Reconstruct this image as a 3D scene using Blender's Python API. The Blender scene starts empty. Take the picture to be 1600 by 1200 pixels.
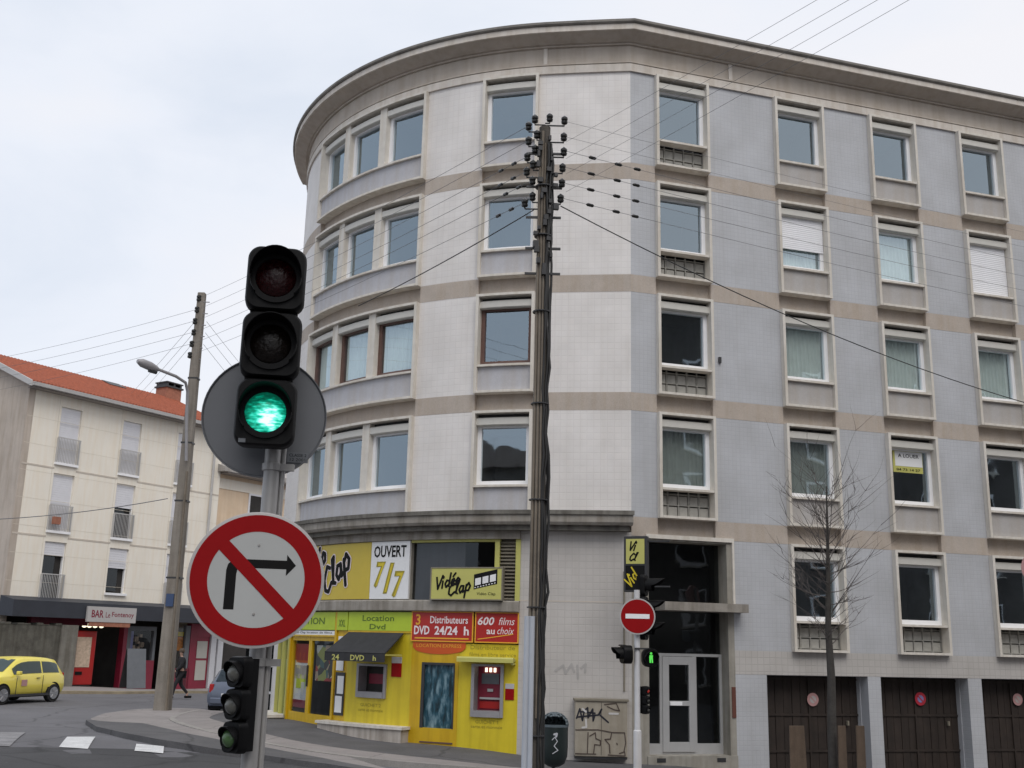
import bpy, bmesh, math, random
from mathutils import Matrix, Vector
random.seed(7)
PI = math.pi
S = bpy.context.scene
COL = S.collection

# ------------------------------------------------------------------ camera
FPX, PITCH, ROLL = 1686.2, 0.2370, 0.0243
_f = Vector((0, math.cos(PITCH), math.sin(PITCH)))
_r0 = Vector((1, 0, 0)); _u0 = _r0.cross(_f)
_c, _s = math.cos(ROLL), math.sin(ROLL)
CR = _r0*_c + _u0*_s; CU = _u0*_c - _r0*_s; CF = _f
cam = bpy.data.cameras.new('camera'); camo = bpy.data.objects.new('camera', cam); COL.objects.link(camo)
cam.sensor_width = 36; cam.lens = 36*FPX/1600; cam.clip_end = 6000; cam.clip_start = .1
camo.matrix_world = Matrix(((CR.x, CU.x, -CF.x, 0), (CR.y, CU.y, -CF.y, 0), (CR.z, CU.z, -CF.z, 0), (0, 0, 0, 1)))
S.camera = camo

# ------------------------------------------------------------------ world: overcast sky
SUN_EL, SUN_AZ = math.radians(52), math.radians(163)     # azimuth clockwise from +Y
w = bpy.data.worlds.new('World'); S.world = w; w.use_nodes = True
nt = w.node_tree; nt.nodes.clear()
N = nt.nodes.new; L = nt.links.new
out = N('ShaderNodeOutputWorld'); bg = N('ShaderNodeBackground'); bg.inputs['Strength'].default_value = 0.1
sky = N('ShaderNodeTexSky'); sky.sky_type = 'NISHITA'; sky.sun_disc = False
sky.sun_elevation = SUN_EL; sky.sun_rotation = SUN_AZ; sky.dust_density = 3
tc = N('ShaderNodeTexCoord'); mp = N('ShaderNodeMapping'); mp.inputs['Scale'].default_value = (1.0, 1.0, 2.6)
n1 = N('ShaderNodeTexNoise'); n1.inputs['Scale'].default_value = 1.7; n1.inputs['Detail'].default_value = 7; n1.inputs['Roughness'].default_value = .52
n1.inputs['Distortion'].default_value = .4
L(tc.outputs['Generated'], mp.inputs['Vector']); L(mp.outputs['Vector'], n1.inputs['Vector'])
sep = N('ShaderNodeSeparateXYZ'); L(tc.outputs['Generated'], sep.inputs[0])
ad = N('ShaderNodeMath'); ad.operation = 'MULTIPLY_ADD'; ad.inputs[1].default_value = .38
L(sep.outputs['X'], ad.inputs[0]); L(n1.outputs['Fac'], ad.inputs[2])
rp = N('ShaderNodeValToRGB'); L(ad.outputs[0], rp.inputs['Fac'])
rp.color_ramp.elements[0].position = .27; rp.color_ramp.elements[0].color = (.80, .865, .975, 1)
rp.color_ramp.elements[1].position = .62; rp.color_ramp.elements[1].color = (1.0, 1.0, 1.04, 1)
e = rp.color_ramp.elements.new(.42); e.color = (.925, .965, 1.05, 1)
sc = N('ShaderNodeVectorMath'); sc.operation = 'SCALE'; sc.inputs['Scale'].default_value = 8.6
L(rp.outputs['Color'], sc.inputs[0])
mx = N('ShaderNodeMixRGB'); mx.inputs['Fac'].default_value = .93
L(sky.outputs['Color'], mx.inputs['Color1']); L(sc.outputs['Vector'], mx.inputs['Color2'])
L(mx.outputs['Color'], bg.inputs['Color']); L(bg.outputs['Background'], out.inputs['Surface'])
sun = bpy.data.lights.new('sun', 'SUN'); suno = bpy.data.objects.new('sun', sun); COL.objects.link(suno)
sun.energy = 1.25; sun.angle = math.radians(35); sun.color = (1.0, .97, .93)
suno.rotation_euler = (PI/2-SUN_EL, 0, PI-SUN_AZ)
suno.rotation_euler = Vector((-math.sin(SUN_AZ)*math.cos(SUN_EL), -math.cos(SUN_AZ)*math.cos(SUN_EL), -math.sin(SUN_EL))).to_track_quat('-Z', 'Y').to_euler()
S.view_settings.view_transform = 'Standard'; S.view_settings.look = 'None'
S.view_settings.exposure = 0.16; S.view_settings.gamma = 1
S.render.engine = 'CYCLES'

# ------------------------------------------------------------------ site geometry (metres, camera at the origin)
P0 = Vector((2.687, 23.659)); TH = 0.2945; D2 = Vector((math.cos(TH), math.sin(TH))); N2 = Vector((D2.y, -D2.x))
CC = Vector((1.9393, 32.291)); RA = 8.4785; PHI0 = -1.4844; FLARE = .1855; PHF = -1.71
def ray(x, y):
    return (CF + CR*((x-800)/FPX) - CU*((y-600)/FPX)).normalized()
def at(x, y, Y):                      # point on the photo ray at depth Y
    v = ray(x, y); return v*(Y/v.y)
def flat_at(x, y, off=0):
    v = ray(x, y); t = ((P0+N2*off).dot(N2))/(v.xy.dot(N2)); q = v*t
    return (q.xy-P0).dot(D2), q.z
PREF = -2.2
def flare(phi): return FLARE*max(0, (phi-PHF)/(PHI0-PHF))**2
def arc_at(x, y, off=0):
    a, z = arc_at0(x, y, off); k = flare(PREF+a/RA)
    for i in range(3 if k else 0): a, z = arc_at0(x, y, off+k); k = flare(PREF+a/RA)
    return a, z
def arc_at0(x, y, off=0):
    v = ray(x, y); a = v.xy.dot(v.xy); b = -2*v.xy.dot(CC); c = CC.dot(CC)-(RA+off)**2; d = max(b*b-4*a*c, 0)
    q = v*((-b-math.sqrt(d))/2/a)
    return (math.atan2(q.y-CC.y, q.x-CC.x)-PREF)*RA, q.z
def phis(phi): return (phi-PREF)*RA
def NP(p):       # survey angle -> angle on the fitted arc
    T = [(-3.3, -3.314), (-2.6006, -2.6146), (-2.1095, -2.0906), (-1.932, -1.9057), (-1.7757, -1.7419), (-1.5283, -1.4844)]
    for (a, b), (c, d) in zip(T, T[1:]):
        if p <= c: return b+(d-b)*(p-a)/(c-a)
    return p+.044
GP = [(0, 0, -1.75), (0, 12, -2.0), (0, 18, -2.15), (2.7, 23, -2.40), (3.5, 23.6, -2.48), (6, 25, -2.85), (-1.8, 24.5, -2.24), (-5.2, 27.4, -2.0), (-6.8, 31, -2.15), (10, 27, -3.0), (8, 23, -2.9), (14, 28, -3.15), (25, 33, -3.4), (18, 20, -3.1),
      (-10, 32, -2.12), (-15, 36, -2.12), (-19, 43, -2.1), (-14, 52, -2.4), (-12.5, 43, -2.27), (-9, 36, -2.27), (-40, 50, -2.0), (-8, 21, -2.0), (6, 20, -2.7), (-10, 90, -3.0), (-9, 60, -2.6),
      (-20, 20, -1.9), (-30, 0, -1.8), (30, 0, -2.8), (40, 60, -3.2), (0, -30, -1.9), (-60, 100, -2.2), (60, -40, -3)]
def gz(x, y):
    sw = sz = 0
    for a, b, z in GP:
        d = (a-x)**2+(b-y)**2+3.0
        k = 1/d**1.6; sw += k; sz += k*z
    return sz/sw
def G(x, y, h=0):                     # ground point seen at a photo position
    z = -2.1; v = ray(x, y)
    for i in range(12):
        p = v*((z+h)/v.z); z = gz(p.x, p.y)
    return Vector((p.x, p.y, z+h))

# ------------------------------------------------------------------ materials
M = {}
def mat(name, col, rough=.75, var=.12, scale=2.5, streak=0.0, metal=0.0, bump=0.0, spec=.5, coat=0, fine=0.0, emit=None, estr=0):
    m = bpy.data.materials.new(name); m.use_nodes = True; t = m.node_tree; b = t.nodes['Principled BSDF']
    b.inputs['Roughness'].default_value = rough; b.inputs['Metallic'].default_value = metal
    b.inputs['Specular IOR Level'].default_value = spec; b.inputs['Coat Weight'].default_value = coat
    A = t.nodes.new; K = t.links.new
    co = A('ShaderNodeTexCoord'); nz = A('ShaderNodeTexNoise'); nz.inputs['Scale'].default_value = scale; nz.inputs['Detail'].default_value = 8; nz.inputs['Roughness'].default_value = .65
    K(co.outputs['Object'], nz.inputs['Vector'])
    r = A('ShaderNodeValToRGB'); K(nz.outputs['Fac'], r.inputs['Fac'])
    r.color_ramp.elements[0].position = .3; r.color_ramp.elements[1].position = .7
    r.color_ramp.elements[0].color = (*[c*(1-var) for c in col], 1); r.color_ramp.elements[1].color = (*[min(1, c*(1+var)) for c in col], 1)
    last = r.outputs['Color']
    if streak:
        mp = A('ShaderNodeMapping'); mp.inputs['Scale'].default_value = (4, 4, .35); K(co.outputs['Object'], mp.inputs['Vector'])
        n2 = A('ShaderNodeTexNoise'); n2.inputs['Scale'].default_value = 1.6; n2.inputs['Detail'].default_value = 6; K(mp.outputs['Vector'], n2.inputs['Vector'])
        r2 = A('ShaderNodeValToRGB'); K(n2.outputs['Fac'], r2.inputs['Fac']); r2.color_ramp.elements[0].position = .42; r2.color_ramp.elements[1].position = .66
        k = 1-streak; r2.color_ramp.elements[0].color = (1, 1, 1, 1); r2.color_ramp.elements[1].color = (k, k*.97, k*.93, 1)
        mm = A('ShaderNodeMixRGB'); mm.blend_type = 'MULTIPLY'; mm.inputs['Fac'].default_value = 1; K(last, mm.inputs['Color1']); K(r2.outputs['Color'], mm.inputs['Color2']); last = mm.outputs['Color']
    if fine:
        n3 = A('ShaderNodeTexNoise'); n3.inputs['Scale'].default_value = 60; n3.inputs['Detail'].default_value = 4; K(co.outputs['Object'], n3.inputs['Vector'])
        r3 = A('ShaderNodeValToRGB'); K(n3.outputs['Fac'], r3.inputs['Fac']); r3.color_ramp.elements[0].position = .35; r3.color_ramp.elements[1].position = .65
        r3.color_ramp.elements[0].color = (1-fine,)*3+(1,); r3.color_ramp.elements[1].color = (1+fine,)*3+(1,)
        mm = A('ShaderNodeMixRGB'); mm.blend_type = 'MULTIPLY'; mm.inputs['Fac'].default_value = 1; K(last, mm.inputs['Color1']); K(r3.outputs['Color'], mm.inputs['Color2']); last = mm.outputs['Color']
    K(last, b.inputs['Base Color'])
    if bump:
        n4 = A('ShaderNodeTexNoise'); n4.inputs['Scale'].default_value = 45; n4.inputs['Detail'].default_value = 5; K(co.outputs['Object'], n4.inputs['Vector'])
        bp = A('ShaderNodeBump'); bp.inputs['Strength'].default_value = bump; bp.inputs['Distance'].default_value = .01; K(n4.outputs['Fac'], bp.inputs['Height']); K(bp.outputs['Normal'], b.inputs['Normal'])
    if emit:
        b.inputs['Emission Color'].default_value = (*emit, 1); b.inputs['Emission Strength'].default_value = estr
    M[name] = m; return m

def tilemat(name, c1, c2, mortar, size=.15, msize=.012, rough=.6, big=0.0, var=.06):
    m = bpy.data.materials.new(name); m.use_nodes = True; t = m.node_tree; b = t.nodes['Principled BSDF']; b.inputs['Roughness'].default_value = rough
    A = t.nodes.new; K = t.links.new
    uv = A('ShaderNodeUVMap'); uv.uv_map = 'UVMap'
    def brick(sz, ms, a, bb, mo, off=0.0):
        k = A('ShaderNodeTexBrick'); k.offset = off; k.squash = 1; K(uv.outputs[0], k.inputs['Vector'])
        k.inputs['Scale'].default_value = 1; k.inputs['Brick Width'].default_value = sz; k.inputs['Row Height'].default_value = sz
        k.inputs['Mortar Size'].default_value = ms; k.inputs['Mortar Smooth'].default_value = .3
        k.inputs['Color1'].default_value = (*a, 1); k.inputs['Color2'].default_value = (*bb, 1); k.inputs['Mortar'].default_value = (*mo, 1); return k
    k1 = brick(size, msize, c1, c2, mortar)
    last = k1.outputs['Color']
    nz = A('ShaderNodeTexNoise'); nz.inputs['Scale'].default_value = 1.1; nz.inputs['Detail'].default_value = 7; K(uv.outputs[0], nz.inputs['Vector'])
    r = A('ShaderNodeValToRGB'); K(nz.outputs['Fac'], r.inputs['Fac']); r.color_ramp.elements[0].position = .3; r.color_ramp.elements[1].position = .7
    r.color_ramp.elements[0].color = (1-var*1.6, 1-var*1.7, 1-var*1.9, 1); r.color_ramp.elements[1].color = (1+var, 1+var, 1+var, 1)
    mm = A('ShaderNodeMixRGB'); mm.blend_type = 'MULTIPLY'; mm.inputs['Fac'].default_value = 1; K(last, mm.inputs['Color1']); K(r.outputs['Color'], mm.inputs['Color2']); last = mm.outputs['Color']
    mp = A('ShaderNodeMapping'); mp.inputs['Scale'].default_value = (5, .3, 1); K(uv.outputs[0], mp.inputs['Vector'])
    n2 = A('ShaderNodeTexNoise'); n2.inputs['Scale'].default_value = 1.3; n2.inputs['Detail'].default_value = 6; K(mp.outputs['Vector'], n2.inputs['Vector'])
    r2 = A('ShaderNodeValToRGB'); K(n2.outputs['Fac'], r2.inputs['Fac']); r2.color_ramp.elements[0].position = .5; r2.color_ramp.elements[1].position = .75
    r2.color_ramp.elements[0].color = (1, 1, 1, 1); r2.color_ramp.elements[1].color = (.955, .95, .94, 1)
    mm = A('ShaderNodeMixRGB'); mm.blend_type = 'MULTIPLY'; mm.inputs['Fac'].default_value = 1; K(last, mm.inputs['Color1']); K(r2.outputs['Color'], mm.inputs['Color2']); last = mm.outputs['Color']
    if big:
        k2 = brick(big, .012, (1, 1, 1), (.97, .97, .97), (.72, .7, .68))
        mm = A('ShaderNodeMixRGB'); mm.blend_type = 'MULTIPLY'; mm.inputs['Fac'].default_value = 1; K(last, mm.inputs['Color1']); K(k2.outputs['Color'], mm.inputs['Color2']); last = mm.outputs['Color']
    K(last, b.inputs['Base Color'])
    bp = A('ShaderNodeBump'); bp.inputs['Strength'].default_value = .4; bp.inputs['Distance'].default_value = .006; K(k1.outputs['Fac'], bp.inputs['Height']); bp.invert = True; K(bp.outputs['Normal'], b.inputs['Normal'])
    M[name] = m; return m

def glassmat(name, tint=(.72, .78, .78), refl=(.72, .86, .95), fac=.36, rough=.02):
    m = bpy.data.materials.new(name); m.use_nodes = True; t = m.node_tree; t.nodes.clear()
    A = t.nodes.new; K = t.links.new
    o = A('ShaderNodeOutputMaterial'); mi = A('ShaderNodeMixShader'); tr = A('ShaderNodeBsdfTransparent'); gl = A('ShaderNodeBsdfGlossy')
    tr.inputs['Color'].default_value = (*tint, 1); gl.inputs['Color'].default_value = (*refl, 1); gl.inputs['Roughness'].default_value = rough
    lw = A('ShaderNodeLayerWeight'); lw.inputs['Blend'].default_value = .5
    pw = A('ShaderNodeMath'); pw.operation = 'POWER'; pw.inputs[1].default_value = 3.5
    ma = A('ShaderNodeMath'); ma.operation = 'MULTIPLY_ADD'; ma.inputs[1].default_value = .6; ma.inputs[2].default_value = fac; ma.use_clamp = True
    K(lw.outputs['Facing'], pw.inputs[0]); K(pw.outputs[0], ma.inputs[0]); K(ma.outputs[0], mi.inputs['Fac'])
    tcx = A('ShaderNodeTexCoord'); nz = A('ShaderNodeTexNoise'); nz.inputs['Scale'].default_value = .9; K(tcx.outputs['Object'], nz.inputs['Vector'])
    bp = A('ShaderNodeBump'); bp.inputs['Strength'].default_value = .07; bp.inputs['Distance'].default_value = .1; K(nz.outputs['Fac'], bp.inputs['Height']); K(bp.outputs['Normal'], gl.inputs['Normal'])
    K(tr.outputs[0], mi.inputs[1]); K(gl.outputs[0], mi.inputs[2]); K(mi.outputs[0], o.inputs['Surface'])
    M[name] = m; return m

tilemat('tile_white', (.76, .725, .695), (.74, .71, .685), (.715, .68, .655), .15, .010)
tilemat('tile_blue', (.485, .493, .512), (.47, .479, .50), (.448, .456, .48), .10, .008)
tilemat('tile_panel', (.52, .52, .55), (.48, .48, .51), (.40, .40, .42), .08, .006)
tilemat('tile_stone', (.53, .50, .47), (.515, .487, .459), (.485, .458, .432), .15, .010, big=0)
tilemat('tile_lowband', (.50, .475, .45), (.48, .455, .43), (.43, .41, .385), .15, .010)
mat('band', (.46, .40, .345), .9, .07, 3, .05, bump=.3, fine=.08)
mat('concrete_trim', (.67, .63, .565), .85, .08, 4, .12, bump=.2)
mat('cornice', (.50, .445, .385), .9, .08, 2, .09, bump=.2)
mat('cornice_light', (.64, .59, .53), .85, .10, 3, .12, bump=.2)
mat('roof_edge', (.20, .185, .165), .8, .3, 3)
mat('canopy_dark', (.17, .16, .14), .9, .35, 2.2, .35, bump=.3)
mat('canopy_beam', (.31, .285, .25), .9, .2, 3, .3, bump=.3)
mat('pvc_white', (.88, .88, .89), .35, .03, 3)
mat('wood_brown', (.13, .07, .055), .5, .15, 6)
mat('blind_box', (.60, .58, .53), .6, .06, 5)
mat('shutter', (.86, .86, .88), .45, .03, 3)
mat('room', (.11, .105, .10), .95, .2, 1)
mat('curtain', (.86, .90, .88), .9, .08, 3)
mat('curtain_dark', (.45, .47, .45), .9, .1, 3)
mat('panel_beige', (.43, .41, .395), .85, .05, 4, .05, fine=.06)
mat('panel_pale', (.48, .475, .495), .85, .05, 4, .05, fine=.05)
mat('grille_back', (.27, .26, .24), .9, .15, 4)
mat('grille', (.36, .35, .32), .85, .15, 5)
glassmat('glass', (.84, .88, .86), (.66, .79, .88), .33); glassmat('glass_dark', (.35, .37, .38), (.8, .86, .9), .05); glassmat('shop_glass', (.8, .82, .82), (.8, .86, .9), .03)
mat('asphalt', (.140, .137, .146), .92, .14, .5, 0, fine=.22, bump=.35)
mat('asphalt_dark', (.058, .057, .06), .9, .2, .8, 0, fine=.2, bump=.35)
mat('pavement_dark', (.10, .097, .10), .9, .22, 1.0, 0, fine=.18, bump=.25)
mat('concrete_pave', (.27, .245, .235), .9, .15, 1.2, 0, fine=.1, bump=.25)
mat('kerb', (.30, .28, .26), .85, .2, 2, 0, fine=.1)
mat('kerb_tan', (.30, .25, .17), .85, .25, 2, 0, fine=.1)
mat('road_paint', (.62, .62, .62), .7, .22, 3, 0, fine=.2)
mat('paint_worn', (.22, .215, .22), .8, .3, 2, 0, fine=.3)
mat('yellow', (.67, .53, .022), .45, .05, 3, .14)
mat('yellow_deep', (.63, .40, .008), .4, .06, 3, .14)
mat('yellow_sign', (.58, .44, .045), .4, .04, 3)
mat('yellow_pale', (.52, .50, .14), .45, .04, 3)
mat('green_yellow', (.45, .58, .03), .45, .06, 3)
mat('red_sign', (.42, .018, .014), .4, .05, 3)
mat('orange_sign', (.58, .09, .010), .45, .05, 3)
mat('white_sign', (.80, .80, .80), .4, .03, 3)
mat('ink', (.008, .008, .008), .6, .1, 3, spec=.15)
mat('ink_green', (.10, .17, .02), .6, .1, 3)
mat('ink_ochre', (.33, .27, .02), .6, .1, 3)
mat('letter_white', (.85, .74, .74), .5, .03, 3)
mat('letter_orange', (.80, .40, .03), .5, .03, 3)
mat('black_cloth', (.03, .03, .033), .85, .2, 6)
mat('black_plastic', (.0045, .0045, .005), .5, .15, 3, spec=.16)
mat('dark_metal', (.035, .035, .037), .5, .2, 5)
mat('sign_back', (.125, .13, .14), .45, .06, 3, metal=.3)
mat('pole_grey', (.36, .355, .35), .45, .10, 4, .1, metal=.25)
mat('pole_white', (.62, .62, .63), .5, .06, 4, .1)
mat('sign_red', (.29, .005, .007), .5, .05, 5, spec=.12)
mat('sign_white', (.46, .47, .46), .5, .03, 4, spec=.2)
mat('sign_rim', (.46, .44, .43), .4, .04, 4)
mat('wood_pole', (.10, .09, .078), .9, .3, 3, .4, bump=.5, fine=.15)
mat('conduit', (.19, .16, .125), .7, .2, 4, .2)
mat('pvc_grey', (.47, .50, .55), .45, .05, 3, .05)
mat('cable', (.02, .02, .02), .6, .1, 3)
mat('wire', (.16, .16, .165), .6, .1, 3)
mat('ceramic', (.02, .02, .018), .25, .1, 3)
mat('concrete_pole', (.25, .225, .195), .9, .15, 1.5, .25, bump=.3, fine=.1)
mat('lamp_grey', (.33, .32, .33), .5, .1, 4, metal=.3)
mat('cream_wall', (.86, .81, .715), .85, .03, .8, .03, bump=.15)
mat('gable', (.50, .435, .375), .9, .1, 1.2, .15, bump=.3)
mat('joint_pale', (.70, .64, .54), .9, .1, 3)
mat('joint', (.56, .50, .43), .9, .1, 3)
mat('peach_wall', (.74, .58, .42), .85, .06, 1.5, .05)
mat('dark_render', (.11, .10, .095), .9, .2, .6, .3)
mat('dark_tiles', (.07, .05, .042), .9, .3, 4)
mat('grey_wall', (.38, .36, .34), .9, .1, 1.2, .2)
mat('tile_roof', (.36, .105, .055), .85, .22, 5, 0, fine=.25, bump=.6)
mat('gutter', (.48, .47, .46), .5, .08, 3)
mat('soffit', (.30, .27, .25), .8, .1, 3)
mat('far_shutter', (.74, .74, .775), .5, .04, 3)
mat('rail_glass', (.55, .56, .59), .5, .06, 3)
mat('brick', (.34, .14, .09), .9, .2, 7, fine=.1)
mat('slate_fascia', (.030, .034, .045), .6, .15, 2)
mat('maroon', (.22, .012, .035), .55, .12, 2)
mat('shop_dark', (.03, .027, .025), .8, .3, 2)
mat('far_door', (.44, .43, .39), .6, .05, 3)
mat('old_stone', (.115, .11, .092), .95, .35, 2.2, .3, bump=.8, fine=.2)
mat('old_pier', (.20, .19, .165), .95, .2, 2.2, .3, bump=.6, fine=.1)
mat('machine_red', (.36, .012, .010), .35, .06, 3)
mat('poster_cream', (.52, .40, .30), .6, .25, 9)
mat('poster_orange', (.62, .22, .03), .6, .4, 9)
mat('slate_board', (.14, .15, .165), .7, .1, 3)
mat('car_yellow', (.82, .69, .10), .28, .03, 2, coat=.5)
mat('car_blue', (.15, .17, .22), .3, .05, 2, metal=.4, coat=.5)
mat('tyre', (.015, .015, .015), .85, .2, 6)
mat('rim', (.34, .35, .37), .35, .08, 6, metal=.6)
mat('lamp_red', (.45, .01, .01), .25, .05, 3)
mat('lamp_clear', (.6, .62, .64), .15, .05, 3)
mat('skin', (.45, .28, .21), .6, .05, 5)
mat('coat_black', (.020, .019, .022), .85, .2, 6)
mat('hair', (.10, .07, .05), .8, .2, 9)
mat('bark', (.050, .045, .040), .9, .3, 9, .2, bump=.5)
mat('twig', (.11, .095, .088), .9, .2, 9)
mat('plank', (.115, .08, .055), .85, .22, 4, .3, bump=.3)
mat('garage_wood', (.030, .020, .015), .7, .3, 3, .3)
mat('bin_green', (.012, .020, .019), .45, .2, 4)
mat('bin_top', (.10, .125, .14), .45, .12, 4)
mat('cabinet', (.37, .33, .265), .75, .12, 3, .15)
mat('cabinet_edge', (.22, .195, .15), .8, .2, 3)
mat('graffiti_white', (.6, .58, .56), .7, .1, 4)
mat('graffiti_brown', (.085, .062, .05), .7, .1, 4)
mat('graffiti_navy', (.020, .020, .030), .7, .1, 4)
mat('graffiti_faint', (.40, .38, .36), .8, .1, 4)
mat('alu', (.50, .50, .50), .4, .05, 3, metal=.3)
mat('entrance_stone', (.33, .31, .27), .85, .15, 3, .25)
mat('plaque', (.13, .045, .03), .6, .1, 3)
mat('plinth', (.50, .45, .40), .85, .14, 2, .35, bump=.3)
mat('sticker_pink', (.50, .28, .27), .5, .1, 6)
mat('sticker_red', (.50, .03, .05), .45, .1, 6)
mat('sticker_blue', (.25, .25, .50), .45, .1, 6)
mat('lilac_blind', (.42, .39, .41), .8, .08, 2, .1)
mat('blue_plate', (.04, .07, .15), .5, .1, 3)
mat('lens_grey', (.10, .10, .09), .2, .1, 20)
mat('lens_green_off', (.06, .12, .045), .25, .1, 20)
mat('lens_red_off', (.016, .0015, .002), .22, .5, 60, spec=.22, bump=.5)
mat('lens_amber_off', (.006, .004, .003), .22, .5, 60, spec=.22, bump=.5)
mat('man_green', (.05, .5, .1), .4, .05, 3, emit=(.15, 1, .12), estr=.6)
mat('bulb', (.8, .75, .6), .4, .05, 3, emit=(1, .9, .65), estr=1.6)
mat('dial_red', (.3, .01, .01), .4, .05, 3, emit=(1, .08, .05), estr=.12)

def greenlens():
    m = bpy.data.materials.new('lens_green_lit'); m.use_nodes = True; t = m.node_tree; b = t.nodes['Principled BSDF']; A = t.nodes.new; K = t.links.new
    b.inputs['Base Color'].default_value = (.02, .25, .16, 1); b.inputs['Roughness'].default_value = .15
    co = A('ShaderNodeTexCoord')
    mp = A('ShaderNodeMapping'); mp.inputs['Rotation'].default_value = (0, .35, 0); mp.inputs['Scale'].default_value = (1, 1, 3.2); K(co.outputs['Object'], mp.inputs['Vector'])
    nz = A('ShaderNodeTexNoise'); nz.inputs['Scale'].default_value = 24; nz.inputs['Detail'].default_value = 2; K(mp.outputs['Vector'], nz.inputs['Vector'])
    ds = A('ShaderNodeVectorMath'); ds.operation = 'DISTANCE'; ds.inputs[1].default_value = (.018, -.02, -.035); K(co.outputs['Object'], ds.inputs[0])
    fl = A('ShaderNodeMapRange'); fl.inputs['From Min'].default_value = .13; fl.inputs['From Max'].default_value = .02; K(ds.outputs['Value'], fl.inputs['Value'])
    ad = A('ShaderNodeMath'); ad.operation = 'MULTIPLY_ADD'; ad.inputs[1].default_value = .95; K(nz.outputs['Fac'], ad.inputs[0]); 
    sb = A('ShaderNodeMath'); sb.operation = 'MULTIPLY_ADD'; sb.inputs[1].default_value = .72; sb.inputs[2].default_value = -.39; K(fl.outputs[0], sb.inputs[0]); K(sb.outputs[0], ad.inputs[2])
    r = A('ShaderNodeValToRGB'); K(ad.outputs[0], r.inputs['Fac']); cr = r.color_ramp
    cr.elements[0].position = .16; cr.elements[0].color = (0, .045, .025, 1); cr.elements[1].position = .80; cr.elements[1].color = (.85, 1, .97, 1)
    for p, c in ((.34, (0, .22, .13)), (.50, (.02, .60, .42)), (.64, (.22, .98, .80))):
        q = cr.elements.new(p); q.color = (*c, 1)
    K(r.outputs['Color'], b.inputs['Emission Color']); b.inputs['Emission Strength'].default_value = 1.0
    M[m.name] = m
greenlens()
def waterfall():
    m = bpy.data.materials.new('poster_water'); m.use_nodes = True; t = m.node_tree; b = t.nodes['Principled BSDF']; A = t.nodes.new; K = t.links.new
    uv = A('ShaderNodeUVMap'); mp = A('ShaderNodeMapping'); mp.inputs['Scale'].default_value = (4, 1.2, 1); K(uv.outputs[0], mp.inputs['Vector'])
    nz = A('ShaderNodeTexNoise'); nz.inputs['Scale'].default_value = 2.2; nz.inputs['Detail'].default_value = 5; K(mp.outputs['Vector'], nz.inputs['Vector'])
    r = A('ShaderNodeValToRGB'); K(nz.outputs['Fac'], r.inputs['Fac']); cr = r.color_ramp
    cr.elements[0].position = .35; cr.elements[0].color = (.01, .03, .04, 1); cr.elements[1].position = .7; cr.elements[1].color = (.45, .62, .7, 1)
    q = cr.elements.new(.5); q.color = (.04, .14, .20, 1)
    K(r.outputs['Color'], b.inputs['Base Color']); M[m.name] = m
    m = bpy.data.materials.new('poster_mix'); m.use_nodes = True; t = m.node_tree; b = t.nodes['Principled BSDF']; A = t.nodes.new; K = t.links.new
    uv = A('ShaderNodeUVMap'); v = A('ShaderNodeTexVoronoi'); v.inputs['Scale'].default_value = 5.5; K(uv.outputs[0], v.inputs['Vector'])
    r = A('ShaderNodeValToRGB'); K(v.outputs['Color'], r.inputs['Fac']); cr = r.color_ramp; cr.interpolation = 'CONSTANT'
    cr.elements[0].position = 0; cr.elements[0].color = (.05, .05, .05, 1); cr.elements[1].position = .8; cr.elements[1].color = (.55, .55, .5, 1)
    for p, c in ((.3, (.35, .03, .03)), (.45, (.28, .30, .08)), (.58, (.40, .30, .22)), (.7, (.06, .12, .12))):
        q = cr.elements.new(p); q.color = (*c, 1)
    K(r.outputs['Color'], b.inputs['Base Color']); M[m.name] = m
waterfall()

def weather_asphalt(name, dark=.62, sc=.33):
    m = M[name]; t = m.node_tree; b = t.nodes['Principled BSDF']; A = t.nodes.new; K = t.links.new
    src = b.inputs['Base Color'].links[0].from_socket; co = A('ShaderNodeTexCoord')
    nz = A('ShaderNodeTexNoise'); nz.inputs['Scale'].default_value = 1.3; nz.inputs['Detail'].default_value = 5; K(co.outputs['Object'], nz.inputs['Vector'])
    va = A('ShaderNodeMixRGB'); va.inputs['Fac'].default_value = .35; K(co.outputs['Object'], va.inputs['Color1']); K(nz.outputs['Color'], va.inputs['Color2'])
    vo = A('ShaderNodeTexVoronoi'); vo.feature = 'DISTANCE_TO_EDGE'; vo.inputs['Scale'].default_value = sc; K(va.outputs['Color'], vo.inputs['Vector'])
    r = A('ShaderNodeValToRGB'); K(vo.outputs['Distance'], r.inputs['Fac']); r.color_ramp.elements[0].position = .003; r.color_ramp.elements[0].color = (dark, dark, dark, 1); r.color_ramp.elements[1].position = .012; r.color_ramp.elements[1].color = (1, 1, 1, 1)
    vc = A('ShaderNodeTexVoronoi'); vc.inputs['Scale'].default_value = .22; K(va.outputs['Color'], vc.inputs['Vector'])
    bw = A('ShaderNodeRGBToBW'); K(vc.outputs['Color'], bw.inputs[0]); r2 = A('ShaderNodeValToRGB'); K(bw.outputs[0], r2.inputs['Fac']); r2.color_ramp.elements[0].color = (.84, .84, .84, 1); r2.color_ramp.elements[1].color = (1.1, 1.1, 1.1, 1)
    m1 = A('ShaderNodeMixRGB'); m1.blend_type = 'MULTIPLY'; m1.inputs['Fac'].default_value = 1; K(src, m1.inputs['Color1']); K(r.outputs['Color'], m1.inputs['Color2'])
    m2 = A('ShaderNodeMixRGB'); m2.blend_type = 'MULTIPLY'; m2.inputs['Fac'].default_value = 1; K(m1.outputs['Color'], m2.inputs['Color1']); K(r2.outputs['Color'], m2.inputs['Color2']); K(m2.outputs['Color'], b.inputs['Base Color'])
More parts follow.
